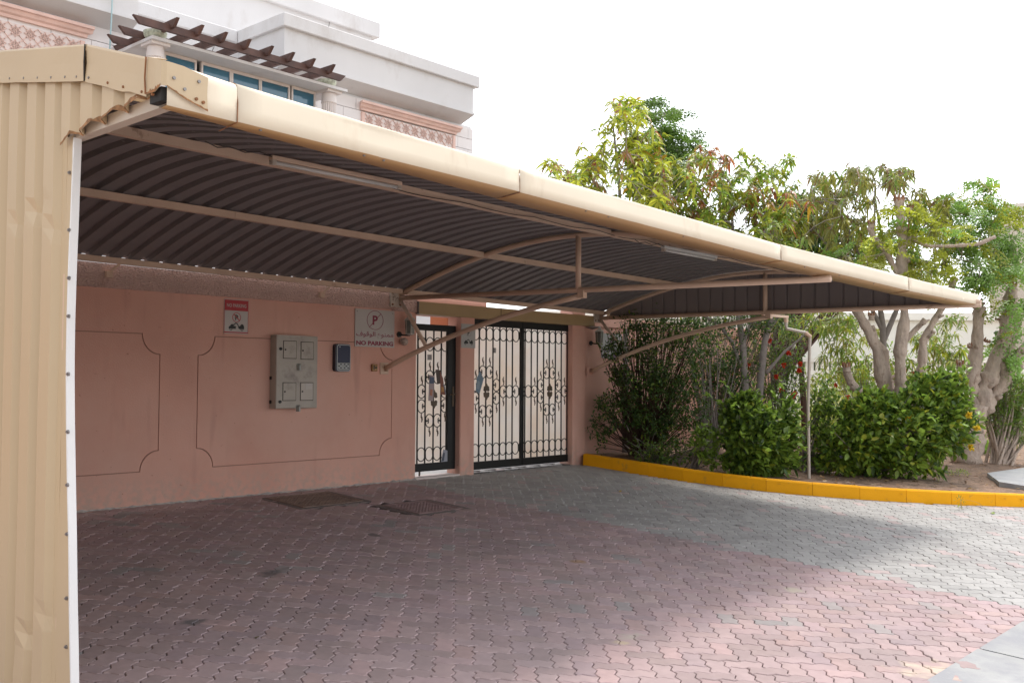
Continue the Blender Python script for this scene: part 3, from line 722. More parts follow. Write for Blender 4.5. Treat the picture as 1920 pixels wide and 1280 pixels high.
# front edge: beam and bent flashing
def zb(x): return float(np.interp(x, [1.9,2.2,2.98,3.98,7.12,9.97,12.4], [2.280,2.277,2.267,2.254,2.186,2.153,2.160]))
def zt(x): return float(np.interp(x, [1.9,2.2,2.98,3.98,7.12,9.97,12.4], [2.455,2.438,2.415,2.390,2.315,2.292,2.282]))
FR = 3.46
def FRx(x): return 3.46 + .0215*(x-1.9)
def lip(x): return float(np.interp(x, [1.9,2.4,4.3,12.4], [.05,.10,.22,.25]))
m_lip = M('fascia_underside_shade', (.40,.235,.10), .5, var=.05)  # shade under the lip put into a darker, browner colour than the fascia
b = MB(); b.bar((2.0, FRx(2)+.10, zb(2)+.075), (12.3, FRx(12.3)+.10, zb(12.3)+.05), .05, .08); b.build('front_beam', m_tube, car)
joints = [1.905, 2.215, 3.975, 7.12, 9.97, 12.37]
for q in range(5):
    x0, x1 = joints[q]+.0015, joints[q+1]-.0015
    n = max(3, int((x1-x0)/.12)); b = MB(); vs = []
    tn = random.uniform(.97,1.0); b.tint = (tn, tn, tn)
    pr = 11
    for i in range(n+1):
        x = x0 + (x1-x0)*i/n; B = zb(x); T = zt(x); H = T-B
        dent = .004*math.sin(x*2.3+q) + (.009*math.exp(-((x-3.0)/.10)**2)) + .0035*random.random()
        lap = .002*(q % 2)
        F = FRx(x)
        prof = [(F+lip(x)*.85, B-.016*min(1,lip(x)/.2)), (F, B), (F, B), (F+.001+dent*.5, B+.40*H), (F+.002+dent, B+.74*H), (F+.004+dent, B+.86*H), (F+.009, B+.94*H), (F+.020, T-.002), (F+.06, T+.006), (F+.16, T+.028), (F+.30, T+.070)]
        for (y, z) in prof: vs.append((x, y-lap, z+lap))
    b.add(vs, [(i*pr+j, (i+1)*pr+j, (i+1)*pr+j+1, i*pr+j+1) for i in range(n) for j in range(2, pr-1)])
    lipv = [v for i in range(n+1) for v in (vs[i*pr], vs[i*pr+1])]
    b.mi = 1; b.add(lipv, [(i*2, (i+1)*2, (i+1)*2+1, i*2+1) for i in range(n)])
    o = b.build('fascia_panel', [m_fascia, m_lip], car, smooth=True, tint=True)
    sm = o.modifiers.new('thickness', 'SOLIDIFY'); sm.thickness = .0012; sm.offset = -1
for q in (1,2,3,4):
    x = joints[q]; B = zb(x); T = zt(x); F = FRx(x); b = MB()
    b.tube([(x, F+.13, B-.014), (x, F-.002, B-.001), (x+.001, F-.001, B+.5*(T-B)), (x, F+.008, B+.90*(T-B)), (x, F+.022, T+.001), (x, F+.06, T+.008)], .0022, 5)
    b.build('joint_line', m_rust, car)
b = MB()
for x in (2.34,2.9,3.02,4.6,4.83,5.7,6.4,7.6,8.3,9.1,10.4,11.2): b.tube([(x, FRx(x)+.02, zb(x)+.004),(x,FRx(x)+.02,zb(x)-.006)], .007, 6)
b.build('rivet', m_screw, car)
# end wall of corrugated sheets at the left, hanging from the end arch down to the paving
SX = 1.895
def trim_y(z): return float(np.interp(z, [-.35,-.036,.249,.584,.855,1.037,1.268,1.5,1.732,1.965,2.28], [4.16,4.192,4.216,4.242,4.268,4.284,4.296,4.302,4.298,4.289,4.278]))
def bandz(y): return float(np.interp(y, [3.44,3.565,4.09,4.99,6.0,7.0,8.1,9.15], [2.44,2.478,2.647,2.817,2.925,2.95,2.87,2.56]))
def side_prof(y0, n):
    p = []
    for k in range(n):
        y = y0 + k*PITCH_R
        p += [(y, .0), (y+.045, .0), (y+.070, .030), (y+.170, .030)]
    return p
def sheet_top(y): return float(np.interp(y, [3.44,3.565,4.09,4.99,6.0,7.0,8.1,9.15], [2.44,2.478,2.647,2.817,2.925,2.95,2.87,2.56])) - .03
from mathutils import noise
def side_sheet(ya, n):
    prof = side_prof(ya, n) + [(ya+n*PITCH_R, 0)]
    rows = 46; b = MB(); vs = []
    for r in range(rows+1):
        t = r/rows
        for (y, h) in prof:
            zb_ = gz(y, .005); z = zb_ + (sheet_top(y)-zb_)*t
            d = .004*noise.noise(Vector((y*2, z*1.5, 0)))
            for (dy, dz, rr, amp) in DENTS:
                q = ((y-dy)/rr)**2 + ((z-dz)/(rr*.55))**2
                if q < 4: d -= amp*math.exp(-q)*(1 if h else .5)
            vs.append((SX - h - d + .03, y, z))
    ml = len(prof)
    b.add(vs, [(r*ml+i, r*ml+i+1, (r+1)*ml+i+1, (r+1)*ml+i) for r in range(rows) for i in range(ml-1)])
    o = b.build('side_sheet', m_beige, car)
    s = o.modifiers.new('thickness', 'SOLIDIFY'); s.thickness = .0012
DENTS = [(4.62,2.0,.06,.02),(4.80,1.98,.05,.018),(4.46,2.06,.05,.014),(4.42,.24,.05,.022),(4.66,.02,.06,.022),(4.38,.45,.04,.012),(4.42,1.9,.04,.012),(4.6,.1,.05,.02)]
ya = 4.335
edge_flat = MB(); vs = []
rows = 46
for r in range(rows+1):           # flat edge strip beside the post
    t = r/rows
    for y in (0, 1, 2):
        z = gz(4.3,.005) + (2.30 - gz(4.3,.005))*t; yy = (trim_y(z)-.004, trim_y(z)*.5+4.3352*.5, 4.3352)[y]
        vs.append((SX+.03-.0035*noise.noise(Vector((y*9,z*3,1))), yy, z))
edge_flat.add(vs, [(r*3+i, r*3+i+1, (r+1)*3+i+1, (r+1)*3+i) for r in range(rows) for i in range(2)])
o = edge_flat.build('side_sheet', m_beige, car); s = o.modifiers.new('t','SOLIDIFY'); s.thickness = .0012
y = ya
while y < 9.0:
    n = min(5, max(1, int((9.15-y)/PITCH_R))); side_sheet(y, n); y += n*PITCH_R
    if n < 5: break
# gable piece forward of the post, its lower edge torn and rusted
b = MB(); vs = []; ml = 0
ysr = [3.56,3.60,3.640,3.665,3.765,3.785,3.83,3.860,3.960,3.98,4.025,4.05,4.155,4.18,4.225,4.25,4.335]
hh  = [0,   0,   0,    .03,  .03,  0,   0,   .03,  .03,  0,   0,    .03, .03,   0,   0,    .03, .03]
low = [2.345,2.343,2.340,2.345,2.328,2.312,2.330,2.335,2.314,2.298,2.318,2.322,2.298,2.283,2.300,2.30,2.262]
nr = 5
for r in range(nr+1):
    for y, h, lo in zip(ysr, hh, low):
        top = bandz(y)-.02; z = lo + (top-lo)*r/nr; vs.append((SX+.03-h + .004*random.uniform(-1,1)*(r==0), y, z))
ml = len(ysr); b.c = []
b.add(vs, [(r*ml+i, r*ml+i+1, (r+1)*ml+i+1, (r+1)*ml+i) for r in range(nr) for i in range(ml-1)])
b.m = [1 if (i//(ml-1) == 0 and False) else 0 for i in range(len(b.f))]
o = b.build('gable_sheet', m_beige, car); s = o.modifiers.new('t','SOLIDIFY'); s.thickness = .0012
# rusted torn strips along that lower edge
b = MB()
for i in range(ml-1):
    y0, y1 = ysr[i], ysr[i+1]; l0, l1 = low[i], low[i+1]; h0, h1 = hh[i], hh[i+1]
    n = 4; 
    for q in range(n):
        ta, tb = q/n, (q+1)/n
        ya_, yb_ = y0+(y1-y0)*ta, y0+(y1-y0)*tb; la, lb = l0+(l1-l0)*ta, l0+(l1-l0)*tb; xa_, xb_ = SX+.0265-(h0+(h1-h0)*ta), SX+.0265-(h0+(h1-h0)*tb)
        w = .003 + .030*abs(noise.noise(Vector((ya_*22,0,0)))); w2 = .003+.030*abs(noise.noise(Vector((yb_*22,0,0))))
        b.add([(xa_,ya_,la-.004),(xb_,yb_,lb-.004),(xb_,yb_,lb+w2),(xa_,ya_,la+w)], [(0,1,2,3)])
o = b.build('rusted_edge', M('rust_stain', (.30,.155,.07), .85, var=.45, vscale=40), car); s = o.modifiers.new('t','SOLIDIFY'); s.thickness = .001
# white edge trim and the post behind it
b = MB(); vs = []; nz = 30
for i in range(nz+1):
    z = -.33 + (2.29+.33)*i/nz; y = trim_y(z)
    for (xx, yy) in ((SX+.0275, y-.008), (SX+.064, y-.002), (SX+.062, y+.012), (SX+.026, y+.0)): vs.append((xx+.0015*noise.noise(Vector((z*3,xx*9,0))), yy, z))
b.add(vs, [(i*4+k, i*4+(k+1)%4, (i+1)*4+(k+1)%4, (i+1)*4+k) for i in range(nz) for k in range(4)] + [(3,2,1,0), (nz*4, nz*4+1, nz*4+2, nz*4+3)])
b.build('edge_trim', m_trim, car, fixn=True)
b = MB(); b.box(SX+.03, SX+.058, 4.31, 4.35, -.35, 2.28); b.build('post', m_tube, car)
for z in (2.139,1.888,1.679,1.514,1.265,1.018,.793,.586,.317,.115):
    b = MB(); y = 4.305 + (z-2.28)*.033
    b.tube([(SX+.030,y,z),(SX+.022,y,z)], .0085, 8); b.tube([(SX+.022,y,z),(SX+.017,y,z)], .005, 6); b.build('screw', m_screw, car)
# flashing band that caps the end sheets
segs = [(3.565,4.085),(4.09,4.985),(4.99,6.0),(6.005,7.0),(7.005,8.1),(8.105,9.15)]

for q, (y0, y1) in enumerate(segs):
    b = MB(); vs = []; n = 8
    for i in range(n+1):
        y = y0 + (y1-y0)*i/n; T = bandz(y); w = (.158 if y > 3.7 else .150) + (.004*noise.noise(Vector((y*6,q,0)))); d = .006*noise.noise(Vector((y*5,2,q)))
        for (dx, z) in ((.10, T-.004), (.004, T), (0, T-.008), (-d, T-w*.5), (-.003, T-w)): vs.append((SX-.012-.002*(q%2)+dx, y, z))
    b.add(vs, [(i*5+j, i*5+j+1, (i+1)*5+j+1, (i+1)*5+j) for i in range(n) for j in range(4)])
    o = b.build('band_flashing', m_beige, car); s = o.modifiers.new('t','SOLIDIFY'); s.thickness = .0015
# corner patch bent round onto the front, with rusty rim
b = MB(); vs = []
FX = FR - .012
col = [(SX-.018, 3.562), (SX-.018, 3.50), (SX-.014, FX+.012), (SX+.002, FX), (SX+.07, FX-.002), (SX+.175, FX)]
Tt = [2.480, 2.461, 2.446, 2.444, 2.440, 2.420]; Bb = [2.335, 2.332, 2.352, 2.350, 2.318, 2.288]
for i, (xx, yy) in enumerate(col):
    T, Bm = Tt[i], Bb[i]
    bk = .05 if i > 1 else 0
    for q, z in enumerate((T+.008, T, (T+Bm)/2, Bm)): vs.append((xx + (.05 if q == 0 and i < 2 else 0) + .003*noise.noise(Vector((xx*20,yy*20,z*14))), yy + (bk if q == 0 else 0), z))
b.add(vs, [(i*4+j, i*4+j+1, (i+1)*4+j+1, (i+1)*4+j) for i in range(5) for j in range(3)])
o = b.build('corner_flashing', m_beige, car); s = o.modifiers.new('t','SOLIDIFY'); s.thickness = .002
m_ruststain = M('rust_streak', (.27,.125,.05), .85, var=.4, vscale=60)
def stain_strip(pts, w, name='rust_line', seed=0):        # irregular rusty margin lying along an edge
    b = MB(); n = 14; vs = []
    for k in range(n+1):
        t = k/n*(len(pts)-1); i = min(int(t), len(pts)-2); p = X(pts[i]).lerp(X(pts[i+1]), t-i)
        ww = w*(.25 + 1.3*abs(noise.noise(Vector((k*.61+seed, seed, 2)))))
        vs += [p, p + Vector((0,0,ww))]
    b.add(vs, [(2*k, 2*k+1, 2*k+3, 2*k+2) for k in range(n)]); o = b.build(name, m_ruststain, car); s = o.modifiers.new('t','SOLIDIFY'); s.thickness = .0008
stain_strip([(SX-.0215,3.562,2.333),(SX-.0215,3.50,2.330),(SX-.018,FX+.010,2.350)], .016, seed=1)
stain_strip([(SX+.002,FX-.004,2.348),(SX+.07,FX-.006,2.316),(SX+.175,FX-.004,2.286)], .014, seed=2)
b = MB(); b.tube([(SX-.022,3.563,2.335),(SX-.024,3.566,2.40),(SX-.022,3.563,2.478)], .0035, 5); b.build('rust_line', m_rust, car)
b = MB(); b.tube([(SX-.018,4.0875,2.49),(SX-.020,4.088,2.57),(SX-.018,4.0875,2.645)], .0035, 5); b.build('joint_line', m_dark, car)
for (xx, z) in ((SX+.03,2.385),(SX+.075,2.352),(SX+.125,2.325),(SX+.155,2.318),(SX+.135,2.395)):
    b = MB(); b.tube([(xx,FX+.002,z),(xx,FX-.007,z)], .0065, 8); b.build('screw', m_screw if z > 2.33 else m_rust, car)
for y in (3.52,3.60,3.75,3.88,4.05,4.16,4.27,4.41,4.55,4.70,4.86,5.03,5.2):
    z = bandz(y)-.138; b = MB(); b.tube([(SX-.010,y,z),(SX-.020,y,z)], .0055, 6); b.build('screw', m_screw if y > 3.9 else m_rust, car)
# open end of the front box beam (dark hollow)
b = MB(); b.box(SX-.004, SX+.03, 3.475, 3.56, 2.298, 2.352); b.build('beam_end_gap', m_dark, car)
# right gable: sheet between arch and chord, flashing over it
b = MB(); vs = []; prof = []
y = 3.78
while y < 9.0: prof += [(y,0),(y+.16,0),(y+.172,.02),(y+.184,.02)]; y += PITCH_R
prof = [p for p in prof if p[0] < 9.05]
for r in range(2):
    for (y, h) in prof:
        z = (2.150 + (2.2-2.150)*(y-3.6)/5.6) if r == 0 else max(archz(y,12.3)+.05, 2.17)
        vs.append((12.305+h, y, z))
ml = len(prof); b.add(vs, [(i, ml+i, ml+i+1, i+1) for i in range(ml-1)])
o = b.build('gable_sheet', M('gable_two_sided', (.21,.185,.18), .5, back=(.46,.36,.24)), car); s = o.modifiers.new('t','SOLIDIFY'); s.thickness = .001
o.data.flip_normals()
b = MB(); vs = []; n = 24
for i in range(n+1):
    y = 3.72 + (9.1-3.72)*i/n; T = archz(y,12.36)+.075
    for (dx, z) in ((-.10,T+.004),(0,T),(.003,T-.14)): vs.append((12.36+dx, y, z))
b.add(vs, [(i*3+j, (i+1)*3+j, (i+1)*3+j+1, i*3+j+1) for i in range(n) for j in range(2)])
o = b.build('band_flashing', m_beige, car); s = o.modifiers.new('t','SOLIDIFY'); s.thickness = .0015
# box gutter over the gates
b = MB(); zg0, zg1 = 2.068, 2.225
b.add([(x,y,z) for x in (8.485,12.12) for (y,z) in ((9.145,zg1),(9.145,zg0),(9.25,zg0),(9.25,zg1),(9.24,zg1),(9.24,zg0+.01),(9.155,zg0+.01),(9.155,zg1))],
      [(i,(i+1)%8,8+(i+1)%8,8+i) for i in range(8)] + [(7,6,1,0),(6,5,2,1),(5,4,3,2),(8,9,14,15),(9,10,13,14),(10,11,12,13)])
gt = b.build('box_gutter', M('gutter_paint', (.40,.28,.14), .5, var=.05), car, fixn=True)
b = MB(); b.box(8.478,8.4845,9.14,9.255,zg0-.003,zg1+.003); b.build('end_cap', m_screw, gt)
b = MB(); b.box(10.0,10.006,9.141,9.1448,zg0,zg1); b.build('joint_line', m_dark, gt)
# downpipe with two bends
b = MB(); px_ = 13.14
pts = [(12.36,6.36,2.12),(12.42,6.355,2.02),(12.45,6.35,1.94),(12.62,6.27,1.865),(12.80,6.19,1.80),(12.86,6.165,1.70)]
pts = [P(1500,578,13.4), P(1508,606,13.4), P(1524,610,13.4), P(1524,618,13.4)]
top = X((13.0,6.33,2.14))
bx_, by_ = 13.14, 6.186
pts = [(12.90,6.40,2.16),(12.90,6.40,2.02),(12.905,6.395,1.985),(13.105,6.19,1.925),(13.14,6.16,1.885),(bx_-.01,by_+.004,.9),(bx_,by_,-.14)]
b = MB(); b.tube(pts, .0215, 10); b.build('downpipe', M('downpipe_paint', (.50,.44,.38), .45, var=.05), car, smooth=False)
b = MB(); b.tube([(12.90,6.40,2.07),(12.90,6.40,2.15)], .030, 10); b.build('pipe_collar', m_tube, car); b = MB(); b.tube([(13.09,6.205,1.93),(13.145,6.155,1.87)], .029, 10); b.build('pipe_collar', m_tube, car)
# overhead link that carries the downpipe: gutter outlet arm from the gable
b = MB(); b.bar((12.33,6.46,2.15),(12.93,6.39,2.15), .035, .035); b.build('outlet_arm', m_tube, car)

# fluorescent battens under the front purlin
def batten(xa, xb, y, z, mt, label, light=True):
    t = thing('fluorescent_batten', ((xa+xb)/2, y, z), label, 'light fitting', 'fluorescent battens under the carport roof')
    b = MB(); b.bar((xa,y,z+.03),(xb,y,z+.03-.004), .05, .03); b.build('housing', mt, t, bevel=.003)
    b = MB(); b.tube([(xa+.03,y-.0,z+.0),(xb-.03,y,z-.004)], .014, 10); b.build('lamp_tube', mt if not light else m_tubelight, t, smooth=True)
    for x in (xa+.02, xb-.02): b = MB(); b.box(x-.018,x+.018,y-.02,y+.02,z-.018,z+.016); b.build('end_holder', m_plate, t, bevel=.003)
    b = MB(); b.tube([(x, y+.02*math.sin(k), z+.05-.02*(k%2)) for k, x in enumerate(np.linspace(xa-.5, xa, 6))], .004, 5); b.build('cable', m_cable, t)
batten(3.92, 5.10, 5.72, archz(5.8,4.5)-.035, m_tube, 'tan coloured fluorescent batten under the front purlin near the end wall')
batten(8.78, 9.86, 5.74, archz(5.8,9)-.095, m_tubelight, 'white fluorescent batten hanging from the front purlin beyond the middle truss')
# sagging cable along the front purlin
b = MB(); pts = []
for k in range(60):
    x = 5.1 + k*(12.2-5.1)/59; pts.append((x, 5.90+.01*math.sin(k), archz(5.9,x)-.002-.022*abs(math.sin(k*.42))))
b.tube(pts, .0035, 5); b.build('sagging_cable', m_cable, car)

# ------------------------------------------------------------------ text helper
def text_mesh(body, size, mt, font=None, bold=0.0, align='CENTER', depth=.0012):
    cu = bpy.data.curves.new('txt', 'FONT'); cu.body = body; cu.size = size; cu.align_x = align; cu.align_y = 'CENTER'; cu.offset = bold; cu.extrude = depth/2; cu.resolution_u = 3
    o = bpy.data.objects.new('txt', cu); COL.objects.link(o); bpy.context.view_layer.update()
    me = bpy.data.meshes.new_from_object(o); bpy.data.objects.remove(o); me.materials.clear(); me.materials.append(mt); return me
def lettering(parent, body, size, mt, x, y, z, w=None, bold=0.0, h=None, name='lettering'):
    me = text_mesh(body, size, mt, bold=bold)
    co = np.zeros(len(me.vertices)*3); me.vertices.foreach_get('co', co); co = co.reshape(-1,3)
    mn, mx = co.min(0), co.max(0); c = (mn+mx)/2; s = mx-mn
    sx = (w/s[0]) if w else 1; sy = (h/s[1]) if h else (1 if not w else sx)
    co2 = np.stack([(co[:,0]-c[0])*sx, co[:,2]*-1, (co[:,1]-c[1])*sy], 1)
    me.vertices.foreach_set('co', co2.ravel()); me.update()
    o = bpy.data.objects.new(name, me); COL.objects.link(o); o.parent = parent; o.location = X((x,y,z)) - parent.location; return o
AR = ''.join(reversed('\ufee3\ufee4\ufee8\ufeee\ufec9 \ufe8d\ufedf\ufeee\ufed7\ufeee\ufed1'))
def circ(cx, cz, rx, rz, n=28): return [(cx+rx*math.cos(2*math.pi*k/n), cz+rz*math.sin(2*math.pi*k/n)) for k in range(n)]
def flatpart(name, loops, y, t, mt, parent):
    b = MB(); b.poly(loops, lambda u, v, d: (u, y-d, v), t); return b.build(name, mt, parent, fixn=True)
def ring_loops(cx, cz, rx, rz, w): return [circ(cx,cz,rx,rz), list(reversed(circ(cx,cz,rx-w,rz-w)))]
def tow_symbol(parent, cx, cz, s, y, mt):
    q = lambda pts: [(cx+px_*s, cz+pz*s) for px_, pz in pts]
    flatpart('tow_truck_symbol', [q([(-.5,-.06),(-.5,.06),(-.42,.10),(-.34,.20),(-.22,.20),(-.20,.10),(-.04,.10),(-.04,-.06)])], y, .0014, mt, parent)
    flatpart('tow_truck_symbol', [q([(-.30,.08),(-.26,.06),(-.04,.24),(.04,.20),(.12,.04),(.17,.06),(.07,.25),(-.05,.31)])], y-.0016, .0014, mt, parent)
    flatpart('car_symbol', [q([(.12,-.02),(.13,.08),(.24,.12),(.32,.22),(.44,.20),(.5,.08),(.5,-.06),(.2,-.06)])], y, .0014, mt, parent)
    for wx in (-.37,.36): flatpart('wheel_symbol', ring_loops(cx+wx*s, cz-.08*s, .085*s, .085*s, .03*s), y-.0018, .0014, mt, parent)

# red topped sign
t = thing('no_parking_sign', (5.905, 9.19, 1.9), 'small red topped no parking sign with tow truck picture, above the meter cabinet', 'sign')
flatpart('sign_plate', [[(5.755,1.722),(6.05,1.722),(6.05,2.085),(5.755,2.085)]], 9.198, .006, m_signw, t)
flatpart('red_header', [[(5.763,1.965),(6.042,1.965),(6.042,2.077),(5.763,2.077)]], 9.1915, .0015, m_red, t)
flatpart('red_footer', [[(5.763,1.730),(6.042,1.730),(6.042,1.742),(5.763,1.742)]], 9.1915, .0015, m_red, t)
for xx in (5.758, 6.044): flatpart('red_edge', [[(xx,1.725),(xx+.004,1.725),(xx+.004,2.08),(xx,2.08)]], 9.1915, .0012, m_red, t)
lettering(t, 'NO PARKING', .05, m_signw, 5.903, 9.189, 2.02, w=.235, h=.036, bold=.0008)
flatpart('ban_circle', ring_loops(5.905,1.895,.052,.052,.006), 9.1915, .0015, m_red, t)
lettering(t, 'P', .08, m_ink, 5.905, 9.190, 1.895, w=.034, h=.056, bold=.003)
flatpart('ban_bar', [[(5.866,1.926),(5.872,1.932),(5.944,1.864),(5.938,1.858)]], 9.189, .0015, m_red, t)
tow_symbol(t, 5.905, 1.785, .185, 9.1915, m_ink)
# big white sign
def big_sign(x0, x1, z0, z1, y, label, face, purple, mtp):
    t = thing('no_parking_sign', ((x0+x1)/2, y, (z0+z1)/2), label, 'sign', 'white bilingual no parking signs')
    w = x1-x0; h = z1-z0; cx = (x0+x1)/2
    flatpart('sign_plate', [[(x0,z0),(x1,z0),(x1,z1),(x0,z1)]], y, .006, face, t); yf = y-.0065
    flatpart('ban_circle', ring_loops(cx, z0+h*.72, w*.21, h*.26, .006), yf, .0015, m_maroon, t)
    lettering(t, 'P', .2, mtp, cx, yf-.001, z0+h*.72, w=w*.13, h=h*.25, bold=.006)
    flatpart('ban_bar', [[(cx-w*.155,z0+h*.53),(cx-w*.145,z0+h*.52),(cx+w*.15,z0+h*.90),(cx+w*.14,z0+h*.91)]], yf-.002, .0012, m_maroon, t)
    lettering(t, AR, .12, purple, cx, yf-.001, z0+h*.315, w=w*.94, h=h*.19, bold=.0012)
    lettering(t, 'NO PARKING', .08, purple, cx, yf-.001, z0+h*.10, w=w*.94, h=h*.12, bold=.0035)
    for (xx, zz) in ((x0+.03,z0+.02),(x1-.03,z0+.02),(x0+.03,z1-.03),(x1-.03,z1-.03)):
        b = MB(); b.tube([(xx,yf+.001,zz),(xx,yf-.004,zz)], .006, 6); b.build('screw', m_screw, t)
big_sign(7.504, 8.118, 1.635, 2.082, 9.195, 'large white no parking sign with crossed P, Arabic and English, left of narrow gate', m_signw, m_maroon, m_maroon)
big_sign(12.47, 13.02, 1.60, 1.985, 9.286, 'white no parking sign half hidden by shrub, right of the wide gate', m_signw2, m_purple, m_purple)
# small pillar sign
t = thing('no_parking_sign', (9.42, 9.19, 1.79), 'small pale sign with P and tow truck on slim pillar between gates', 'sign')
flatpart('sign_plate', [[(9.288,1.668),(9.552,1.668),(9.552,1.985),(9.288,1.985)]], 9.198, .006, m_signw2, t)
flatpart('ban_circle', ring_loops(9.42,1.865,.048,.048,.003), 9.1915, .0012, m_screw, t)
lettering(t, 'P', .08, m_ink, 9.42, 9.190, 1.865, w=.036, h=.065, bold=.003)
tow_symbol(t, 9.42, 1.735, .165, 9.1915, m_ink)

# ------------------------------------------------------------------ cabinet, intercom, socket, lanterns
t = thing('meter_cabinet', (6.58, 9.12, .93), 'grey steel wall cabinet with four small square doors and two hoods', 'cabinet')
cy = 9.08
b = MB(); b.box(6.335, 6.885, cy, 9.198, .925, 1.725); body = b.build('cabinet_body', m_cab, t, bevel=.006)
def cab_door(x0, x1, z0, z1, mt):
    b = MB()
    w = .006
    for (a,c,e,f) in ((x0-w,x1+w,z0-w,z0),(x0-w,x1+w,z1,z1+w),(x0-w,x0,z0,z1),(x1,x1+w,z0,z1)): b.box(a,c,cy-.0015,cy+.001,e,f)
    b.build('door_gap', m_dark, t)
    b = MB(); b.box(x0, x1, cy-.006, cy-.001, z0, z1); d = b.build('door', mt, t, bevel=.002)
    b = MB(); b.tube([(x0+.02, cy-.006, (z0+z1)/2), (x0+.02, cy-.012, (z0+z1)/2)], .009, 8); b.build('lock', m_ink, d)
    return d
def xc(px_): return float(np.interp(px_, [519,589], [6.335,6.885]))
cab_door(xc(530.5), xc(551.5), 1.475, 1.660, m_cab); cab_door(xc(560), xc(581), 1.470, 1.655, m_cab)
cab_door(xc(530.5), xc(551.5), 1.015, 1.205, m_cab); d4 = cab_door(xc(560), xc(581), 1.015, 1.205, m_cab2)
b = MB(); b.box(xc(567.5), xc(579), cy-.0085, cy-.007, 1.135, 1.198); b.build('paper_label', m_signw, d4)
for z in (1.40, .945):
    b = MB(); x0, x1 = xc(552.5), xc(559.5); vs = []
    for (zz, dy) in ((z-.075+.02,.035),(z+.0,.035),(z+.018,.012)):
        for xx in (x0, (x0*2+x1)/3, (x0+2*x1)/3, x1): vs.append((xx, cy - (dy if xx not in (x0,x1) else .002), zz))
    b.add(vs, [(r*4+i, r*4+i+1, (r+1)*4+i+1, (r+1)*4+i) for r in range(2) for i in range(3)] + [(0,3,2,1),(8,9,10,11)]); b.build('hood', M('hood_steel', (.30,.31,.29), .4, metal=.3), t)
for z in (1.575, 1.0):
    b = MB(); b.tube([(xc(525.5),cy,z),(xc(525.5),cy-.012,z)], .017, 10); b.build('cam_lock', m_ink, t)
for z in (1.24,.98):
    b = MB(); b.box(6.327,6.3345,9.16,9.19,z,z+.035); b.build('hinge', m_ink, t)
t = thing('door_intercom', (7.29, 9.17, 1.34), 'dark blue rounded door intercom with keypad, right of grey cabinet', 'intercom')
def rrect(x0,x1,z0,z1,r): 
    o = []
    for (cx,cz,a) in ((x1-r,z0+r,-90),(x1-r,z1-r,0),(x0+r,z1-r,90),(x0+r,z0+r,180)): o += [(cx+r*math.cos(R(a+90*k/5)), cz+r*math.sin(R(a+90*k/5))) for k in range(6)]
    return o
flatpart('case', [rrect(7.185,7.405,1.335,1.655,.035)], 9.198, .055, m_navy, t)
flatpart('silver_rim', [rrect(7.205,7.402,1.343,1.648,.03), list(reversed(rrect(7.212,7.395,1.350,1.641,.026)))], 9.1425, .004, m_silver, t)
flatpart('screen', [[(7.216,1.440),(7.391,1.440),(7.391,1.615),(7.37,1.635),(7.237,1.635),(7.216,1.615)]], 9.1425, .0015, m_screen, t)
flatpart('keypad', [[(7.216,1.437),(7.391,1.437),(7.391,1.375),(7.37,1.356),(7.237,1.356),(7.216,1.375)]], 9.1425, .002, m_key, t)
for r in range(3):
    for c in range(6):
        if r == 1 and c in (2,3): continue
        xx = 7.226+c*.0265; zz = 1.372+r*.021; flatpart('key', [rrect(xx,xx+.02,zz,zz+.013,.003)], 9.1403, .002, m_navy if (r+c) % 2 else m_silver, t)
flatpart('camera_lens', [circ(7.245,1.622,.008,.008,12)], 9.1408, .002, m_silver, t)
t = thing('socket_box', (7.80, 9.18, 1.39), 'small brass coloured push button box on wall under the large sign', 'switch box')
b = MB(); b.box(7.758,7.842,9.165,9.198,1.345,1.43); b.build('case', m_brass, t, bevel=.006)
b = MB(); b.tube([(7.812,9.165,1.388),(7.812,9.158,1.388)], .012, 10); b.build('button', m_ink, t)
b = MB(); b.box(7.774,7.79,9.1625,9.1648,1.36,1.415); b.build('slot', m_ink, t)
def lantern(x, y, z, label, globe):
    t = thing('wall_lantern', (x, y, z), label, 'wall lamp', 'wall lanterns beside the gates')
    yw = 9.2 if x < 10 else 9.285
    b = MB(); b.tube([(x-.075,yw,z),(x-.075,yw-.02,z)], .035, 12); b.tube([(x-.075,yw-.02,z),(x-.06,yw-.08,z-.01),(x,y,z-.01)], .010, 8); b.build('bracket', m_ink, t)
    b = MB(); b.lathe((x,y,z), [(.02,-.01),(.055,.0),(.058,.012)], 6); b.build('lamp_base', m_lantern, t)
    b = MB(); b.lathe((x,y,z), [(.050,.013),(.060,.10),(.055,.17)], 6); gl = b.build('lamp_glass', m_glass, t)
    b = MB()
    for k in range(6):
        a = 2*math.pi*k/6; b.bar((x+.052*math.cos(a),y+.052*math.sin(a),z+.012),(x+.060*math.cos(a),y+.060*math.sin(a),z+.172), .007,.007, (1,0,.01))
    b.build('lamp_frame', m_lantern, t)
    b = MB(); b.lathe((x,y,z), [(.075,.173),(.05,.20),(.03,.215),(.018,.25),(.006,.262)], 8); b.build('lamp_cap', m_lantern, t)
    if globe: b = MB(); b.lathe((x-.04,yw-.06,z-.09), [(.012,-.045),(.04,-.03),(.052,.0),(.045,.03),(.02,.05)], 12); b.build('junction_globe', M('cloudy_globe', (.42,.33,.28), .35, var=.4, vscale=40), t, smooth=True)
    else: b = MB(); b.lathe((x,y,z), [(.008,-.06),(.03,-.035),(.02,-.012)], 8); b.build('lamp_tail', m_lantern, t)
lantern(8.275, 9.08, 1.80, 'white wall lantern with round globe beneath, beside the narrow gate', True)
lantern(12.27, 9.17, 1.82, 'white six sided wall lantern right of the wide gate', False)
t = thing('dish_lamp', (12.05,9.16,2.03), 'flat grey dish lamp fixed at top of the corner pillar', 'lamp')
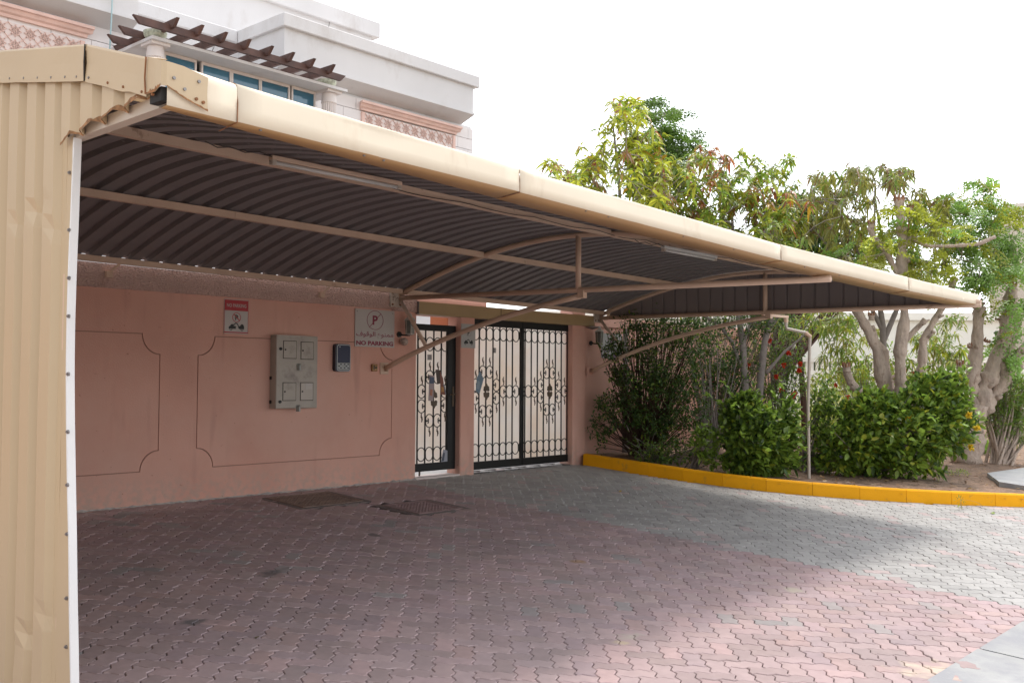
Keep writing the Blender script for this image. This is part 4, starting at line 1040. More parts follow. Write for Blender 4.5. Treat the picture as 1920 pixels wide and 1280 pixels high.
b = MB(); b.lathe((12.03,9.12,2.02), [(.02,.0),(.10,.03),(.10,.04),(.02,.05)], 16); b.build('dish', m_screw, t)
b = MB(); b.tube([(12.03,9.12,2.03),(12.03,9.2,2.05)], .015, 8); b.build('arm', m_screw, t)

# ------------------------------------------------------------------ villa behind the wall
villa = thing('villa', (8, 15.2, 0), 'white two storey villa with stepped parapets and bay window behind the compound wall', 'house')
def hbox(name, x0,x1,y0,y1,z0,z1, mt, parent=villa, bevel=0):
    b = MB(); b.box(x0,x1,y0,y1,z0,z1); return b.build(name, mt, parent, bevel=bevel)
fac = hbox('wall', -6, 15.44, 15.03, 24, 0, 6.75, m_white)
hbox('plinth_wall', 15.44, 15.45, 15.03, 24, 0, .01, m_white)
# cladding blocks on the part of the facade that shows
z = 4.35; row = 0; nblk = 0
while z < 6.66:
    h = .235; off = 0 if row % 2 else .31
    for (xa, xb) in ((4.2, 7.6), (10.35, 15.47)):
        x = xa - off
        while x < xb:
            x0, x1 = max(x, xa), min(x+.62, xb)
            if x1-x0 > .05 and not (12.30 < (x0+x1)/2 < 14.9 and z < 6.35 and z > 4.8 and x0 > 12.25 and x1 < 14.95):
                b = MB(); k = random.uniform(.94,1.0); b.tint = (k,k,k); zt_ = min(z+h, 6.70)
                b.box(x0+.004, x1-.004, 15.0-random.uniform(0,.003), 15.028, z+.005, zt_-.005); b.build('cladding_block', m_block, fac, tint=True); nblk += 1
            x += .62
    z += h; row += 1
print('blocks', nblk)
def parapet(x0, x1, yf, yb, zlo, ztop, name='parapet'):
    o = hbox(name, x0, x1, yf+.06, yb, zlo+.0, ztop-.24, m_white)
    hbox('coping', x0-.07 if name=='parapet_main' else x0, x1+.12, yf-.02, yb, ztop-.24, ztop, m_white, o, bevel=.012)
    # sloping ledge under the parapet
    b = MB(); b.add([(x,y,z) for x in (x0, x1) for (y,z) in ((yf+.06, zlo),(yf+.02, zlo-.0),(yf+.02, zlo-.05),(15.02, zlo-.19),(15.02, zlo))], [(0,1,6,5),(1,2,7,6),(2,3,8,7),(3,4,9,8),(4,3,2,1,0),(5,6,7,8,9)])
    b.build('ledge', m_white, o, fixn=True)
    return o
parapet(10.30, 15.12, 14.6, 20, 6.93, 7.72, 'parapet_main')
parapet(-6, 7.56, 14.6, 20, 6.87, 7.72, 'parapet')
o = hbox('parapet', 7.56, 10.30, 16.12, 20, 6.5, 7.48, m_white); hbox('coping', 7.56, 10.225, 16.03, 20, 7.48, 7.715, m_white, o, bevel=.012)
hbox('terrace_roof', 7.565, 10.295, 15.1, 16.115, 6.4, 6.7, m_white)
o = hbox('roof_block', -6, 14.72, 17.55, 23.5, 6.76, 9.12, m_white); hbox('coping', -6, 14.9, 17.45, 23.5, 9.12, 9.47, m_white, o, bevel=.012)
for (x, z0, z1, yy) in ((9.75, 7.0, 7.45, 16.10),(13.45, 8.55, 9.3, 17.53)):
    b = MB(); b.tube([(x+.03*math.sin(k*1.3), yy-.02-.004*k, z1-(z1-z0)*k/6) for k in range(7)], .006, 5); b.build('loose_wire', m_cable, villa)
# carved lattice panels under pink cornices
def lattice(x0, x1, z0, z1, zc):
    t = hbox('lattice_panel', x0, x1, 14.975, 15.0, z0, z1, m_pink_pale)
    b = MB(); y = 14.966; c = .235; nz_ = max(1, round((z1-z0)/c)); c2 = (z1-z0)/nz_; nx = round((x1-x0)/c2)
    cx_ = (x1-x0)/nx
    def st(p, q): b.bar((p[0], y, p[1]), (q[0], y, q[1]), .010, .010, (0,1,0))
    for i in range(nx):
        for j in range(nz_):
            ax, az_ = x0+i*cx_, z0+j*c2; mx, mz = ax+cx_/2, az_+c2/2
            st((ax,az_),(ax+cx_,az_+c2)); st((ax+cx_,az_),(ax,az_+c2))
            pts = [(mx+cx_*.42*math.cos(R(a)), mz+c2*.42*math.sin(R(a))) for a in range(0,360,45)]
            for k in range(8): st(pts[k], pts[(k+3)%8])
    tag(b.build('carved_lines', m_pink_trim, t), kind='stuff')
    hbox('border', x0-.07, x0-.002, 14.955, 15.0, z0, z1, m_pink_trim, t); hbox('border', x1+.002, x1+.07, 14.955, 15.0, z0, z1, m_pink_trim, t)
    # stepped cornice
    prof = [(14.998,zc-.16),(14.95,zc-.16),(14.94,zc-.12),(14.90,zc-.10),(14.87,zc-.05),(14.83,zc-.045),(14.83,zc),(14.998,zc)]
    n = len(prof); b = MB()
    b.add([(x0-.10 + (y-14.83)*-.0 - (0 if y > 14.9 else .06), y, z) for y, z in prof] + [(x1+.10+(0 if y > 14.9 else .06), y, z) for y, z in prof], [(i,(i+1)%n,n+(i+1)%n,n+i) for i in range(n)] + [tuple(range(n))[::-1], tuple(range(n,2*n))])
    b.build('cornice', m_pink_trim, t, fixn=True)
lattice(12.40, 14.82, 5.97, 6.44, 6.63)
lattice(3.2, 6.80, 5.97, 6.40, 6.62)
for k in range(6): hbox('louvre_slat', 3.2, 6.0, 14.95+.0, 15.0, 5.50+k*.075, 5.53+k*.075, m_white)
# bay window with flat canopy, columns and pergola
hbox('bay_wall', 7.55, 10.46, 13.96, 15.025, 0, 4.8, m_white); hbox('bay_cheek', 7.55, 7.598, 13.965, 15.025, 4.81, 6.2, m_frame); hbox('bay_cheek', 10.432, 10.46, 13.965, 15.025, 4.81, 6.2, m_frame)
slab = hbox('bay_canopy', 7.19, 10.80, 13.5, 15.0, 6.205, 6.25, m_white)
bays = [(7.50,8.27),(8.33,8.98),(9.05,9.70),(9.76,10.42)]
bays = [(7.63,8.12),(8.26,8.74),(8.80,9.29),(9.34,9.865),(9.96,10.40)]
for i, (a, c) in enumerate(bays):
    w = MB(); e = .045
    for (x0,x1,z0,z1) in ((a-e*.62,a,4.8,6.2),(c,c+e*.62,4.8,6.2),(a,c,4.8,4.86),(a,c,6.155,6.2)): w.box(x0,x1,13.90,13.96,z0,z1)
    f = w.build('window_frame', m_frame, villa)
    b = MB(); b.box(a, c, 13.925, 13.933, 4.86, 6.155); b.build('pane', m_pane, f)
hbox('bay_interior', 7.62, 10.42, 14.6, 14.65, 4.8, 6.15, M('room_dark', (.10,.12,.13), .8))
for x in (7.36, 10.575):
    b = MB(); prof = []
    n = 20; vs = []
    for z in (4.2, 5.98, 6.0, 6.16):
        for k in range(n*2):
            a = math.pi*k/n; r = (.135 if z > 5.99 else (.125 if k % 2 else .108)); r = .118 if z == 6.16 else r
            vs.append((x+r*math.cos(a), 13.72+r*math.sin(a), z))
    b.add(vs, [(i*40+k, i*40+(k+1)%40, (i+1)*40+(k+1)%40, (i+1)*40+k) for i in range(3) for k in range(40)])
    b.build('fluted_column', m_frame, villa); hbox('column_cap', x-.15, x+.15, 13.56, 13.88, 6.162, 6.204, m_frame)
perg = thing('pergola', (8.8, 13.8, 6.25), 'dark brown wooden pergola on the flat canopy of the villa bay window', 'pergola')
def beam(a, c, w, h, cut, name):
    a = X(a); c = X(c); d = (c-a).normalized(); s = d.cross(X((0,0,1))).normalized()*w/2; u = X((0,0,h))
    b = MB(); vs = []
    for sg in (-1, 1): vs += [a+s*sg, a+s*sg+d*cut+X((0,0,0)), c+s*sg-d*cut, c+s*sg, ]
    vs = []
    for sg in (-1, 1): vs += [a+s*sg+u, a+s*sg+d*cut, c+s*sg-d*cut, c+s*sg+u]
    b.add(vs, [(0,1,2,3),(7,6,5,4),(0,4,5,1),(1,5,6,2),(2,6,7,3),(3,7,4,0)])
    return b.build(name, m_wood, perg, fixn=True)
for (y, x0) in ((13.3,6.78),(13.88,6.86),(14.36,6.93)): beam((x0, y, 6.285), (10.58, y, 6.285), .055, .105, .10, 'beam')
for x in (7.36,7.76,8.16,8.57,8.98,9.38,9.79,10.19): beam((x, 13.08, 6.335), (x, 15.0, 6.335), .05, .12, .11, 'rafter')
def bowl(x, y, label):
    b = MB(); b.lathe((x,y,6.252), [(.10,0),(.14,.02),(.165,.07),(.17,.115),(.155,.12),(.14,.10),(.02,.09)], 20)
    o = b.build('stone_bowl', m_bowl); tag(o, label, 'planter', 'mossy bowls on the bay canopy'); return based(o, (x,y,6.252))
bowl(7.33, 13.68, 'mossy round stone bowl on the left corner of bay canopy, nearer the carport end'); bowl(10.50, 13.70, 'mossy round stone bowl on the right corner of bay canopy')
b = MB(); b.tube([(7.09,14.55,8.6),(7.085,14.56,7.6),(7.095,14.57,6.9),(7.07,14.58,6.0),(7.05,14.6,4.8)], .011, 6); o = b.build('blue_hose', m_bluepipe); tag(o, 'thin pale blue hose hanging down the white villa facade', 'hose'); based(o, (7.05,14.6,4.8))
pa = P(356,66,17.2); pts = [P(356,66,17.2),P(364,72,17.2),P(374,83,17.1),P(380,94,17),P(379,110,16.9),P(378,138,16.9)]
b = MB(); b.tube(pts, .006, 5); o = b.build('white_cable', m_trim); tag(o, 'thin white cable looping from the pergola past the bay window', 'cable'); based(o, pts[-1])

# ------------------------------------------------------------------ far surroundings
nb = thing('neighbour_wall', (29,12,0), 'long cream boundary wall with slotted top rail far behind the garden', 'wall')
A_ = X((22.5,19.7,0)); B_ = X((37.0,3.6,0)); dd = (B_-A_).normalized(); nn = X((-dd.y, dd.x, 0))
def along(s, z, o=0): p = A_+dd*s + nn*o; return X((p.x,p.y,z))
Lw = (B_-A_).length
def wbox(s0,s1,o0,o1,z0,z1,name,mt,parent):
    b = MB(); vs = [along(s,z,o) for z in (z0,z1) for (s,o) in ((s0,o0),(s1,o0),(s1,o1),(s0,o1))]
    b.add(vs, [(0,3,2,1),(4,5,6,7),(0,1,5,4),(1,2,6,5),(2,3,7,6),(3,0,4,7)]); return b.build(name, mt, parent, fixn=True)
wbox(0,Lw,-.1,.1,-.3,1.58,'wall_body',m_cream,nb)
wbox(0,Lw,-.12,.12,1.84,1.95,'top_rail',m_cream,nb)
s_ = .15; 
while s_ < Lw: wbox(s_, s_+.075, -.05,.05,1.58,1.84,'picket',m_cream,nb); s_ += .155 if s_ < 21 else .31
wbox(0,Lw,.5,.6,-.3,1.9,'dark_slot_backing',M('slot_dark', (.10,.11,.07), .9),nb)  # added dark sheet that hides the daylight behind the slots
hs2 = thing('neighbour_house', (33,17,0), 'low cream house beyond the neighbour wall', 'house')
wbox(-2,16.5,4,10,-.3,3.35,'wall',m_cream,hs2); 
wbox(-2.2,16.7,3.8,10,3.35,3.6,'parapet',m_cream,hs2)
hs3 = thing('pale_building', (42,9,0), 'pale stone block standing behind trees at far right', 'building')
b = MB(); b.box(40,43,7.5,9.6,-.3,5.3); b.build('wall', m_tower, hs3); b = MB(); b.box(39.9,43.1,7.4,9.7,5.3,5.6); b.build('parapet', m_tower, hs3)
for z in (1.5,3.4):
    b = MB(); b.box(39.96,39.998,8.2,8.9,z,z+1.1); b.build('window', m_pane, hs3)
tw = thing('tower', (46,11,0), 'tall beige stone tower, cut off by the right edge of photo', 'tower')
b = MB(); q = [(43.6,12.3),(43.6,8.5),(47.6,8.5),(47.6,12.3)]
def frus(b, cx, cy, r0, z0, r1, z1):
    b.add([(cx+sx*r, cy+sy*r, z) for r, z in ((r0,z0),(r1,z1)) for sx, sy in ((-1,-1),(1,-1),(1,1),(-1,1))], [(0,3,2,1),(4,5,6,7),(0,1,5,4),(1,2,6,5),(2,3,7,6),(3,0,4,7)])
tc = P(1935, 500, 42)
b = MB(); frus(b, tc.x, tc.y, 1.35, -.3, 1.3, 7.9); b.build('shaft', m_tower, tw); b = MB(); frus(b, tc.x, tc.y, 1.3, 7.901, .75, 8.75); b.build('cap', m_tower, tw)

# ------------------------------------------------------------------ vegetation
def leaves_mesh(name, pos, dirs, nrm, length, width, tints, droop, mt, parent=None):
    """one folded, drooping leaf per row: 6 points, 3 faces"""
    n = len(pos); d = dirs/np.linalg.norm(dirs, axis=1, keepdims=True)
    s = np.cross(d, nrm); s /= (np.linalg.norm(s, axis=1, keepdims=True)+1e-9); u = np.cross(s, d)
    L = length[:,None]; Wd = width[:,None]; g = np.array([0,0,-1.0])[None,:]; dr = droop[:,None]
    def pt(t, w, up_): return pos + d*L*t + s*Wd*w + u*Wd*up_ + g*L*dr*t*t
    V = np.stack([pt(0,0,0), pt(.35,-.5,.18), pt(.35,.5,.18), pt(.72,-.38,.14), pt(.72,.38,.14), pt(1,0,0), pt(.35,0,0), pt(.72,0,0)], 1)
    faces = np.array([0,6,1, 0,2,6, 1,6,7,3, 6,2,4,7, 3,7,5, 7,4,5]); tot = np.array([3,3,4,4,3,3])
    nv = 8; me = bpy.data.meshes.new(name)
    me.vertices.add(n*nv); me.vertices.foreach_set('co', V.astype(np.float32).ravel())
    me.loops.add(n*len(faces)); me.loops.foreach_set('vertex_index', (faces[None,:] + (np.arange(n)*nv)[:,None]).astype(np.int32).ravel())
    me.polygons.add(n*6); tt = np.tile(tot, n); st = np.concatenate([[0], np.cumsum(tt)[:-1]])
    me.polygons.foreach_set('loop_start', st.astype(np.int32)); me.polygons.foreach_set('loop_total', tt.astype(np.int32))
    me.update(calc_edges=True); me.validate()
    a = me.color_attributes.new('tint', 'FLOAT_COLOR', 'POINT')
    c = np.concatenate([tints, np.ones((n,1))], 1); a.data.foreach_set('color', np.repeat(c, nv, axis=0).astype(np.float32).ravel())
    me.materials.append(mt); o = link(name, me, None, parent); return tag(o, kind='stuff')
def rnd(n, a, b): return rng.uniform(a, b, n)
def unit(v): return v/(np.linalg.norm(v, axis=-1, keepdims=True)+1e-9)
class Leaves:
    def __init__(s): s.p=[];s.d=[];s.n=[];s.l=[];s.w=[];s.t=[];s.r=[]
    def add(s, p, d, n, l, w, t, r):
        s.p.append(p); s.d.append(d); s.n.append(n); s.l.append(l); s.w.append(w); s.t.append(t); s.r.append(r)
    def build(s, name, parent, mt=None):
        c = np.concatenate
        return leaves_mesh(name, c(s.p), c(s.d), c(s.n), c(s.l), c(s.w), c(s.t), c(s.r), mt or m_leaf, parent)
GREEN = np.array((.19,.29,.045)); YG = np.array((.40,.44,.05)); DARK = np.array((.06,.11,.028)); OLIVE = np.array((.24,.235,.055)); REDL = np.array((.36,.12,.055)); BRN = np.array((.33,.19,.10)); MOR = np.array((.17,.285,.06)); GOLD = np.array((.42,.26,.03))
def pick(pal, w, n, j=.18):
    pal = np.array(pal); k = rng.choice(len(pal), n, p=np.array(w)/sum(w)); return np.clip(pal[k]*(1+rng.normal(0,j,(n,1))), .005, 1)
def rosette(Lv, c, axis, n, L, Wd, pal, w, droop=.35, spread=1.0):
    """long mango-like leaves fanned round a shoot tip"""
    axis = unit(np.array(axis, float)); a = np.arange(n)*2.4 + rng.uniform(0,6.28); t1 = unit(np.cross(axis, [.3,.2,.9])); t2 = np.cross(axis, t1)
    el = rng.uniform(-.35,.9,n)*spread; r = np.cos(el)[:,None]*(np.cos(a)[:,None]*t1 + np.sin(a)[:,None]*t2) + np.sin(el)[:,None]*axis
    pos = np.array(c)[None,:] + axis[None,:]*rng.uniform(-.12,.02,n)[:,None]
    tint = pick(pal, w, n, .15)
    Lv.add(pos, r, np.tile(axis,(n,1)) + rng.normal(0,.15,(n,3)), L*rnd(n,.7,1.1), Wd*rnd(n,.8,1.1), tint, rnd(n, droop*.6, droop*1.5))
def frond(Lv, base, d, L, pal, w, leaf=.028):
    """feathery moringa frond"""
    d = unit(np.array(d, float)); up_ = unit(np.array([0,0,1.0]) + rng.normal(0,.55,3)); s = unit(np.cross(d, up_)); 
    ps = []; ds = []
    npn = 9
    for k in range(npn):
        t = .15 + .85*k/(npn-1); q = np.array(base) + d*L*t + np.array([0,0,-1])*L*.35*t*t
        for sg in (-1,1):
            pd = unit(s*sg + d*.5 + np.array([0,0,-.25])); pl = L*.42*(1-t*.62)
            m_ = max(2, int(pl/.022))
            for i in range(m_):
                u_ = (i+.6)/m_; pp = q + pd*pl*u_; ld = unit(np.cross(pd, up_))*(1 if i % 2 else -1) + pd*.6
                ps.append(pp); ds.append(ld)
    n = len(ps); ps = np.array(ps) + rng.normal(0,.014,(n,3)); ds = np.array(ds)
    Lv.add(ps, ds, np.tile(up_,(n,1))+rng.normal(0,.3,(n,3)), leaf*rnd(n,.8,1.2), leaf*.75*rnd(n,.8,1.2), np.tile(pick(pal,w,1,.12),(n,1))*(1+rng.normal(0,.08,(n,1))), rnd(n,.0,.2))
def grow(trunks, tips, r_tip=.006, bend=.12, power=.42):
    """connect every tip to the nearest point already in the skeleton; returns limbs (points, radii)"""
    nodes = []; parent = []; limbs = []
    for tr in trunks:
        pts = [np.array(p[:3], float) for p in tr]; idx = []
        base = None
        if nodes:
            dd_ = [np.linalg.norm(n-pts[0]) for n in nodes]; j = int(np.argmin(dd_)); base = j if dd_[j] < .25 else None
        fine = []
        for a, c in zip(pts[:-1], pts[1:]):
            k = max(1, int(np.linalg.norm(c-a)/.2)); fine += [a+(c-a)*i/k for i in range(k)]
        fine.append(pts[-1])
        for i, p in enumerate(fine):
            nodes.append(p); parent.append(idx[-1] if idx else (base if base is not None else -1)); idx.append(len(nodes)-1)
        limbs.append(('trunk', idx, None))
    tips = sorted([np.array(t, float) for t in tips], key=lambda t: min(np.linalg.norm(n-t) for n in nodes))
    ntr = len(nodes)
    for t in tips:
        N_ = np.array(nodes); v = t - N_; d = np.linalg.norm(v, axis=1); cost = d + .9*np.maximum(0, N_[:,2]-t[2]+.15*d) ; j = int(np.argmin(cost)); L = d[j]
        if L < .03: continue
        a = N_[j]; side = rng.normal(0,1,3); k = max(2, int(L/.16)); prev = j; idx = [j]
        for i in range(1, k+1):
            u_ = i/k; p = a + (t-a)*u_ + (np.array([0,0,1])*.28 + side*.35)*L*bend*math.sin(math.pi*u_)*(1 if i < k else 0)
            nodes.append(p); parent.append(prev); prev = len(nodes)-1; idx.append(prev)
        limbs.append(('limb', idx, None))
    cnt = [0]*len(nodes)
    haschild = [False]*len(nodes)
    for i, p in enumerate(parent):
        if p >= 0: haschild[p] = True
    for i in range(len(nodes)-1, -1, -1):
        if not haschild[i]: cnt[i] += 1
        if parent[i] >= 0: cnt[parent[i]] += cnt[i]
    rad = [r_tip*max(1,c)**power for c in cnt]
    return nodes, rad, limbs, parent
def tree(name, loc, label, trunks, tips, trunk_r, mt, r_tip=.006, cat='tree', group=None, stubs=(), knobs=0.0):
    t = thing(name, loc, label, cat, group)
    nodes, rad, limbs, parent = grow(trunks, tips, r_tip)
    bt = MB(); bb = MB()
    for k, (kind, idx, _) in enumerate(limbs):
        pts = [nodes[i] for i in idx]
        if kind == 'trunk':
            tr = trunks[k]; ra, rb_ = tr[0][3], tr[-1][3]; n = len(pts)
            rr = [max(ra + (rb_-ra)*i/(n-1), .01)*(1+knobs*noise.noise(Vector(pts[i])*5.0)) for i in range(n)]
            if k == 0 or tr[0][2] < loc[2]+.15: rr[0] *= 1.35
            pts = [Vector(p) + Vector((noise.noise(Vector(p)*3)*.02*knobs*4, noise.noise(Vector(p)*3+Vector((5,5,5)))*.02*knobs*4, 0)) for p in pts]
            if len(pts) >= 3:
                fine = []; fr = []
                for i in range(len(pts)-1):
                    for q_ in (0,.25,.5,.75):
                        p_ = pts[i].lerp(pts[i+1], q_); w_ = rr[i]+(rr[i+1]-rr[i])*q_; fine.append(p_); fr.append(w_*(1+knobs*.55*noise.noise(p_*11.0)))
                pts = fine+[pts[-1]]; rr = fr+[rr[-1]]
            b = MB(); b.tube(pts, rr, 12); b.build('trunk', mt, t, smooth=True)
        else:
            rr = [min(rad[i], .05) for i in idx]; rr[0] = rr[1] if len(rr) > 1 else rr[0]
            bb.tube(pts, rr, 5, cap=False)
    if bb.v: tag(bb.build('branches', mt, t, smooth=True), kind='stuff')
    if knobs > .5:
        kb = MB()
        for tr in trunks:
            for _ in range(5):
                k_ = random.randint(0, len(tr)-2); q_ = random.random(); a_ = X(tr[k_][:3]).lerp(X(tr[k_+1][:3]), q_); r_ = tr[k_][3]+(tr[k_+1][3]-tr[k_][3])*q_
                if r_ < .04 or a_.z < loc[2]+.3: continue
                th = random.uniform(3.4, 6.6); dv = Vector((math.cos(th), math.sin(th), random.uniform(-.1,.7))).normalized(); ln = random.uniform(.015,.07)
                kb.tube([a_+dv*r_*.7, a_+dv*(r_+ln*.3), a_+dv*(r_+ln)], [r_*.45, r_*.34, r_*.26], 7); kb.tube([a_+dv*(r_+ln), a_+dv*(r_+ln+.006)], [r_*.22, r_*.12], 7)
        if kb.v: tag(kb.build('knobs', mt, t, smooth=True), kind='stuff')
    for (p, d, L, r) in stubs:
        p = X(p); d = X(d).normalized(); b = MB(); n = 6
        b.tube([p + d*L*i/n for i in range(n+1)], [r*(1.0+.25*noise.noise(p*7+d*i)) for i in range(n)]+[r*.75], 9); b.build('cut_stub', mt, t, smooth=True)
        b = MB(); 
        for q in range(7):
            a = q*.9; o_ = d.orthogonal().normalized(); o2 = d.cross(o_)
            c_ = p+d*L+(o_*math.cos(a)+o2*math.sin(a))*r*.7; b.tube([c_-d*r*.5, c_+d*r*random.uniform(.2,.9)+(o_*math.cos(a)+o2*math.sin(a))*r*.3], [r*.45, r*.12], 5)
        b.build('gnarled_cut', m_cut, t)
    return t, nodes, rad
THIN = .97
def px_tips(regions, D, dj=.8):
    """(cx, cy, rx, ry, n) ellipses measured in the photo at distance D -> world points"""
    out = []
    for (cx, cy, rx, ry, n) in regions:
        for _ in range(max(1, round(n*THIN))):
            while True:
                a, c = random.uniform(-1,1), random.uniform(-1,1)
                if a*a+c*c < 1: break
            out.append(P(cx+a*rx, cy+c*ry, D + random.gauss(0,dj)))
    return out

# tall yellow green mango tree behind the roof
D = 16.0
trunks = [[(*P(1170,640,D),.07),(*P(1168,470,D),.05),(*P(1160,330,D),.03),(*P(1150,240,D),.015)], [(*P(1172,560,D),.05),(*P(1190,440,D),.035),(*P(1196,320,D),.02),(*P(1195,210,D),.01)],
          [(*P(1165,520,D),.04),(*P(1135,400,D),.025),(*P(1110,330,D),.012)], [(*P(1175,560,D),.04),(*P(1235,450,D),.025),(*P(1250,330,D),.012)]]
base = X((trunks[0][0][0], trunks[0][0][1], 0)); trunks[0].insert(0, (base.x, base.y, -.05, .085))
tips = px_tips([(1180,205,38,28,22),(1165,270,50,55,34),(1210,290,40,60,26),(1110,295,32,30,16),(1105,355,55,45,40),(1200,370,80,55,56),(1060,335,34,16,10),(1250,340,50,50,34),(1035,308,18,8,5),(1150,440,90,50,40),(1270,420,60,50,34)], D)
t1, nodes, rad = tree('mango_tree', base, 'tall yellow green mango tree rising highest behind the carport roof', trunks, tips, .06, m_barkg, r_tip=.0055, group='mango trees behind the carport')
Lv = Leaves()
for p in tips:
    br = random.random(); top = p.z > 4.6
    if br < .13: rosette(Lv, p, (0,0,-.3), 9, .17, .04, [BRN, REDL], [3,1], .9)
    else: rosette(Lv, p, (random.gauss(0,.3),random.gauss(0,.3),1), random.randint(12,18), .21, .052, [YG, YG*1.25, GREEN, GOLD*.8], [6,3,2,.6], .55)
Lv.build('foliage', t1)
# feathery top beside it
D = 17.5; tips = px_tips([(1240,205,30,20,10),(1250,270,40,45,26),(1240,340,45,40,26),(1270,300,12,20,5)], D, .5)
base = X((P(1242,620,D).x, P(1242,620,D).y, 0)); trunks = [[(base.x,base.y,-.05,.05),(*P(1242,520,D),.04),(*P(1240,380,D),.02),(*P(1242,220,D),.008)]]
t_, nodes, rad = tree('moringa_tree', base, 'slender tree with dark feathery foliage just right of the tallest mango crown', trunks, tips, .05, m_barkg, r_tip=.004, group='feathery leaved trees')
Lv = Leaves()
for p in tips:
    for _ in range(4): frond(Lv, p, (random.gauss(0,1),random.gauss(0,1),random.uniform(-.2,.6)), random.uniform(.25,.45), [MOR*.75, MOR], [1,1], .045)
Lv.build('foliage', t_)
# second mango, reddish new leaves, grey twin trunk in the bed
D = 16.2
trunks = [[(*P(1396,800,D),.085),(*P(1397,730,D),.078),(*P(1393,650,D),.07),(*P(1385,590,D),.055),(*P(1380,500,D),.04),(*P(1372,400,D),.02)],
          [(*P(1412,800,D),.085),(*P(1425,720,D),.08),(*P(1434,640,D),.072),(*P(1452,575,D),.055),(*P(1440,470,D),.035),(*P(1430,360,D),.015)],
          [(*P(1396,700,D),.035),(*P(1372,640,D),.03),(*P(1350,610,D),.022),(*P(1290,575,D),.015),(*P(1285,440,D),.01)],
          [(*P(1393,650,D),.03),(*P(1408,600,D),.025),(*P(1412,560,D),.015)], [(*P(1440,620,D),.03),(*P(1462,590,D),.025),(*P(1490,565,D),.015),(*P(1500,450,D),.01)],
          [(*P(1436,700,D),.03),(*P(1470,660,D),.025),(*P(1500,635,D),.02),(*P(1515,620,D),.012)]]
for tr in trunks[:2]: tr[0] = (tr[0][0], tr[0][1], gsoil(tr[0][0], tr[0][1])-.05, tr[0][3])
base = X(trunks[0][0][:3])
reg = [(1310,290,22,22,12),(1345,300,25,25,14),(1320,370,60,50,56),(1395,330,45,50,36),(1385,400,90,45,72),(1440,360,45,50,32),(1290,420,60,40,36),(1468,300,16,25,6),(1490,380,30,50,16),(1460,420,50,45,30),(1420,450,60,35,26)]
tips = px_tips(reg, D, .7)
t2, nodes, rad = tree('mango_tree', base, 'mango tree with grey twin trunk and patches of red young leaves', trunks, tips, .08, m_barkg, r_tip=.0055, group='mango trees behind the carport')
Lv = Leaves()
for p in tips:
    red = random.random() < .26
    if red: rosette(Lv, p, (0,0,.3), 11, .17, .045, [REDL, GOLD, BRN, OLIVE], [4,2,1,1], .95)
    else: rosette(Lv, p, (random.gauss(0,.3),random.gauss(0,.3),1), random.randint(11,16), .18, .048, [YG*.95, GREEN*1.2, GREEN, OLIVE], [5,3,3,1], .6)
low = px_tips([(1180,600,60,18,14),(1280,600,60,22,16),(1400,590,50,20,10)], 15.2, .5)
Lv.build('foliage', t2)
# olive crown arching right, grey trunk
D = 17.0
trunks = [[(*P(1652,800,D),.08),(*P(1657,700,D),.075),(*P(1655,610,D),.065),(*P(1648,560,D),.05),(*P(1600,450,D),.03),(*P(1560,370,D),.012)],
          [(*P(1656,640,D),.05),(*P(1690,560,D),.04),(*P(1715,450,D),.025),(*P(1720,380,D),.01)], [(*P(1655,620,D),.04),(*P(1630,570,D),.03),(*P(1640,450,D),.02),(*P(1640,350,D),.01)],
          [(*P(1650,570,D),.04),(*P(1610,500,D),.03),(*P(1560,470,D),.02),(*P(1525,430,D),.01)]]
trunks[0][0] = (trunks[0][0][0], trunks[0][0][1], gsoil(*trunks[0][0][:2])-.05, .09); base = X(trunks[0][0][:3])
reg = [(1598,310,12,10,4),(1560,340,50,22,26),(1640,325,60,16,32),(1690,330,35,20,20),(1530,380,45,30,34),(1600,380,60,30,30),(1710,370,30,25,18),(1740,410,40,40,34),(1500,420,30,25,16),(1580,430,60,30,30),(1550,335,8,8,3),(1770,390,20,30,14),(1600,470,60,30,24),(1740,480,50,30,20)]
tips = px_tips(reg, D, .8)
t3, nodes, rad = tree('olive_leaved_tree', base, 'tree with drooping olive brown leaves arching above the far end of the roof', trunks, tips, .08, m_barkg, r_tip=.005)
Lv = Leaves()
for p in tips: rosette(Lv, p, (random.gauss(0,.4),random.gauss(0,.4),.4), random.randint(9,14), .165, .044, [OLIVE, OLIVE*1.2, GREEN, BRN*.7], [5,3,2,1], .95)
for p in px_tips([(1540,600,60,25,26),(1600,620,60,40,44),(1580,680,50,30,26),(1760,640,50,45,46),(1700,690,40,30,14),(1790,600,20,20,8),(1470,600,30,22,10)], 18.6, .6):
    rosette(Lv, p, (random.gauss(0,.4),random.gauss(0,.4),.5), random.randint(9,13), .18, .04, [GREEN, OLIVE, YG*.9], [4,3,2], .8)
Lv.build('foliage', t3)
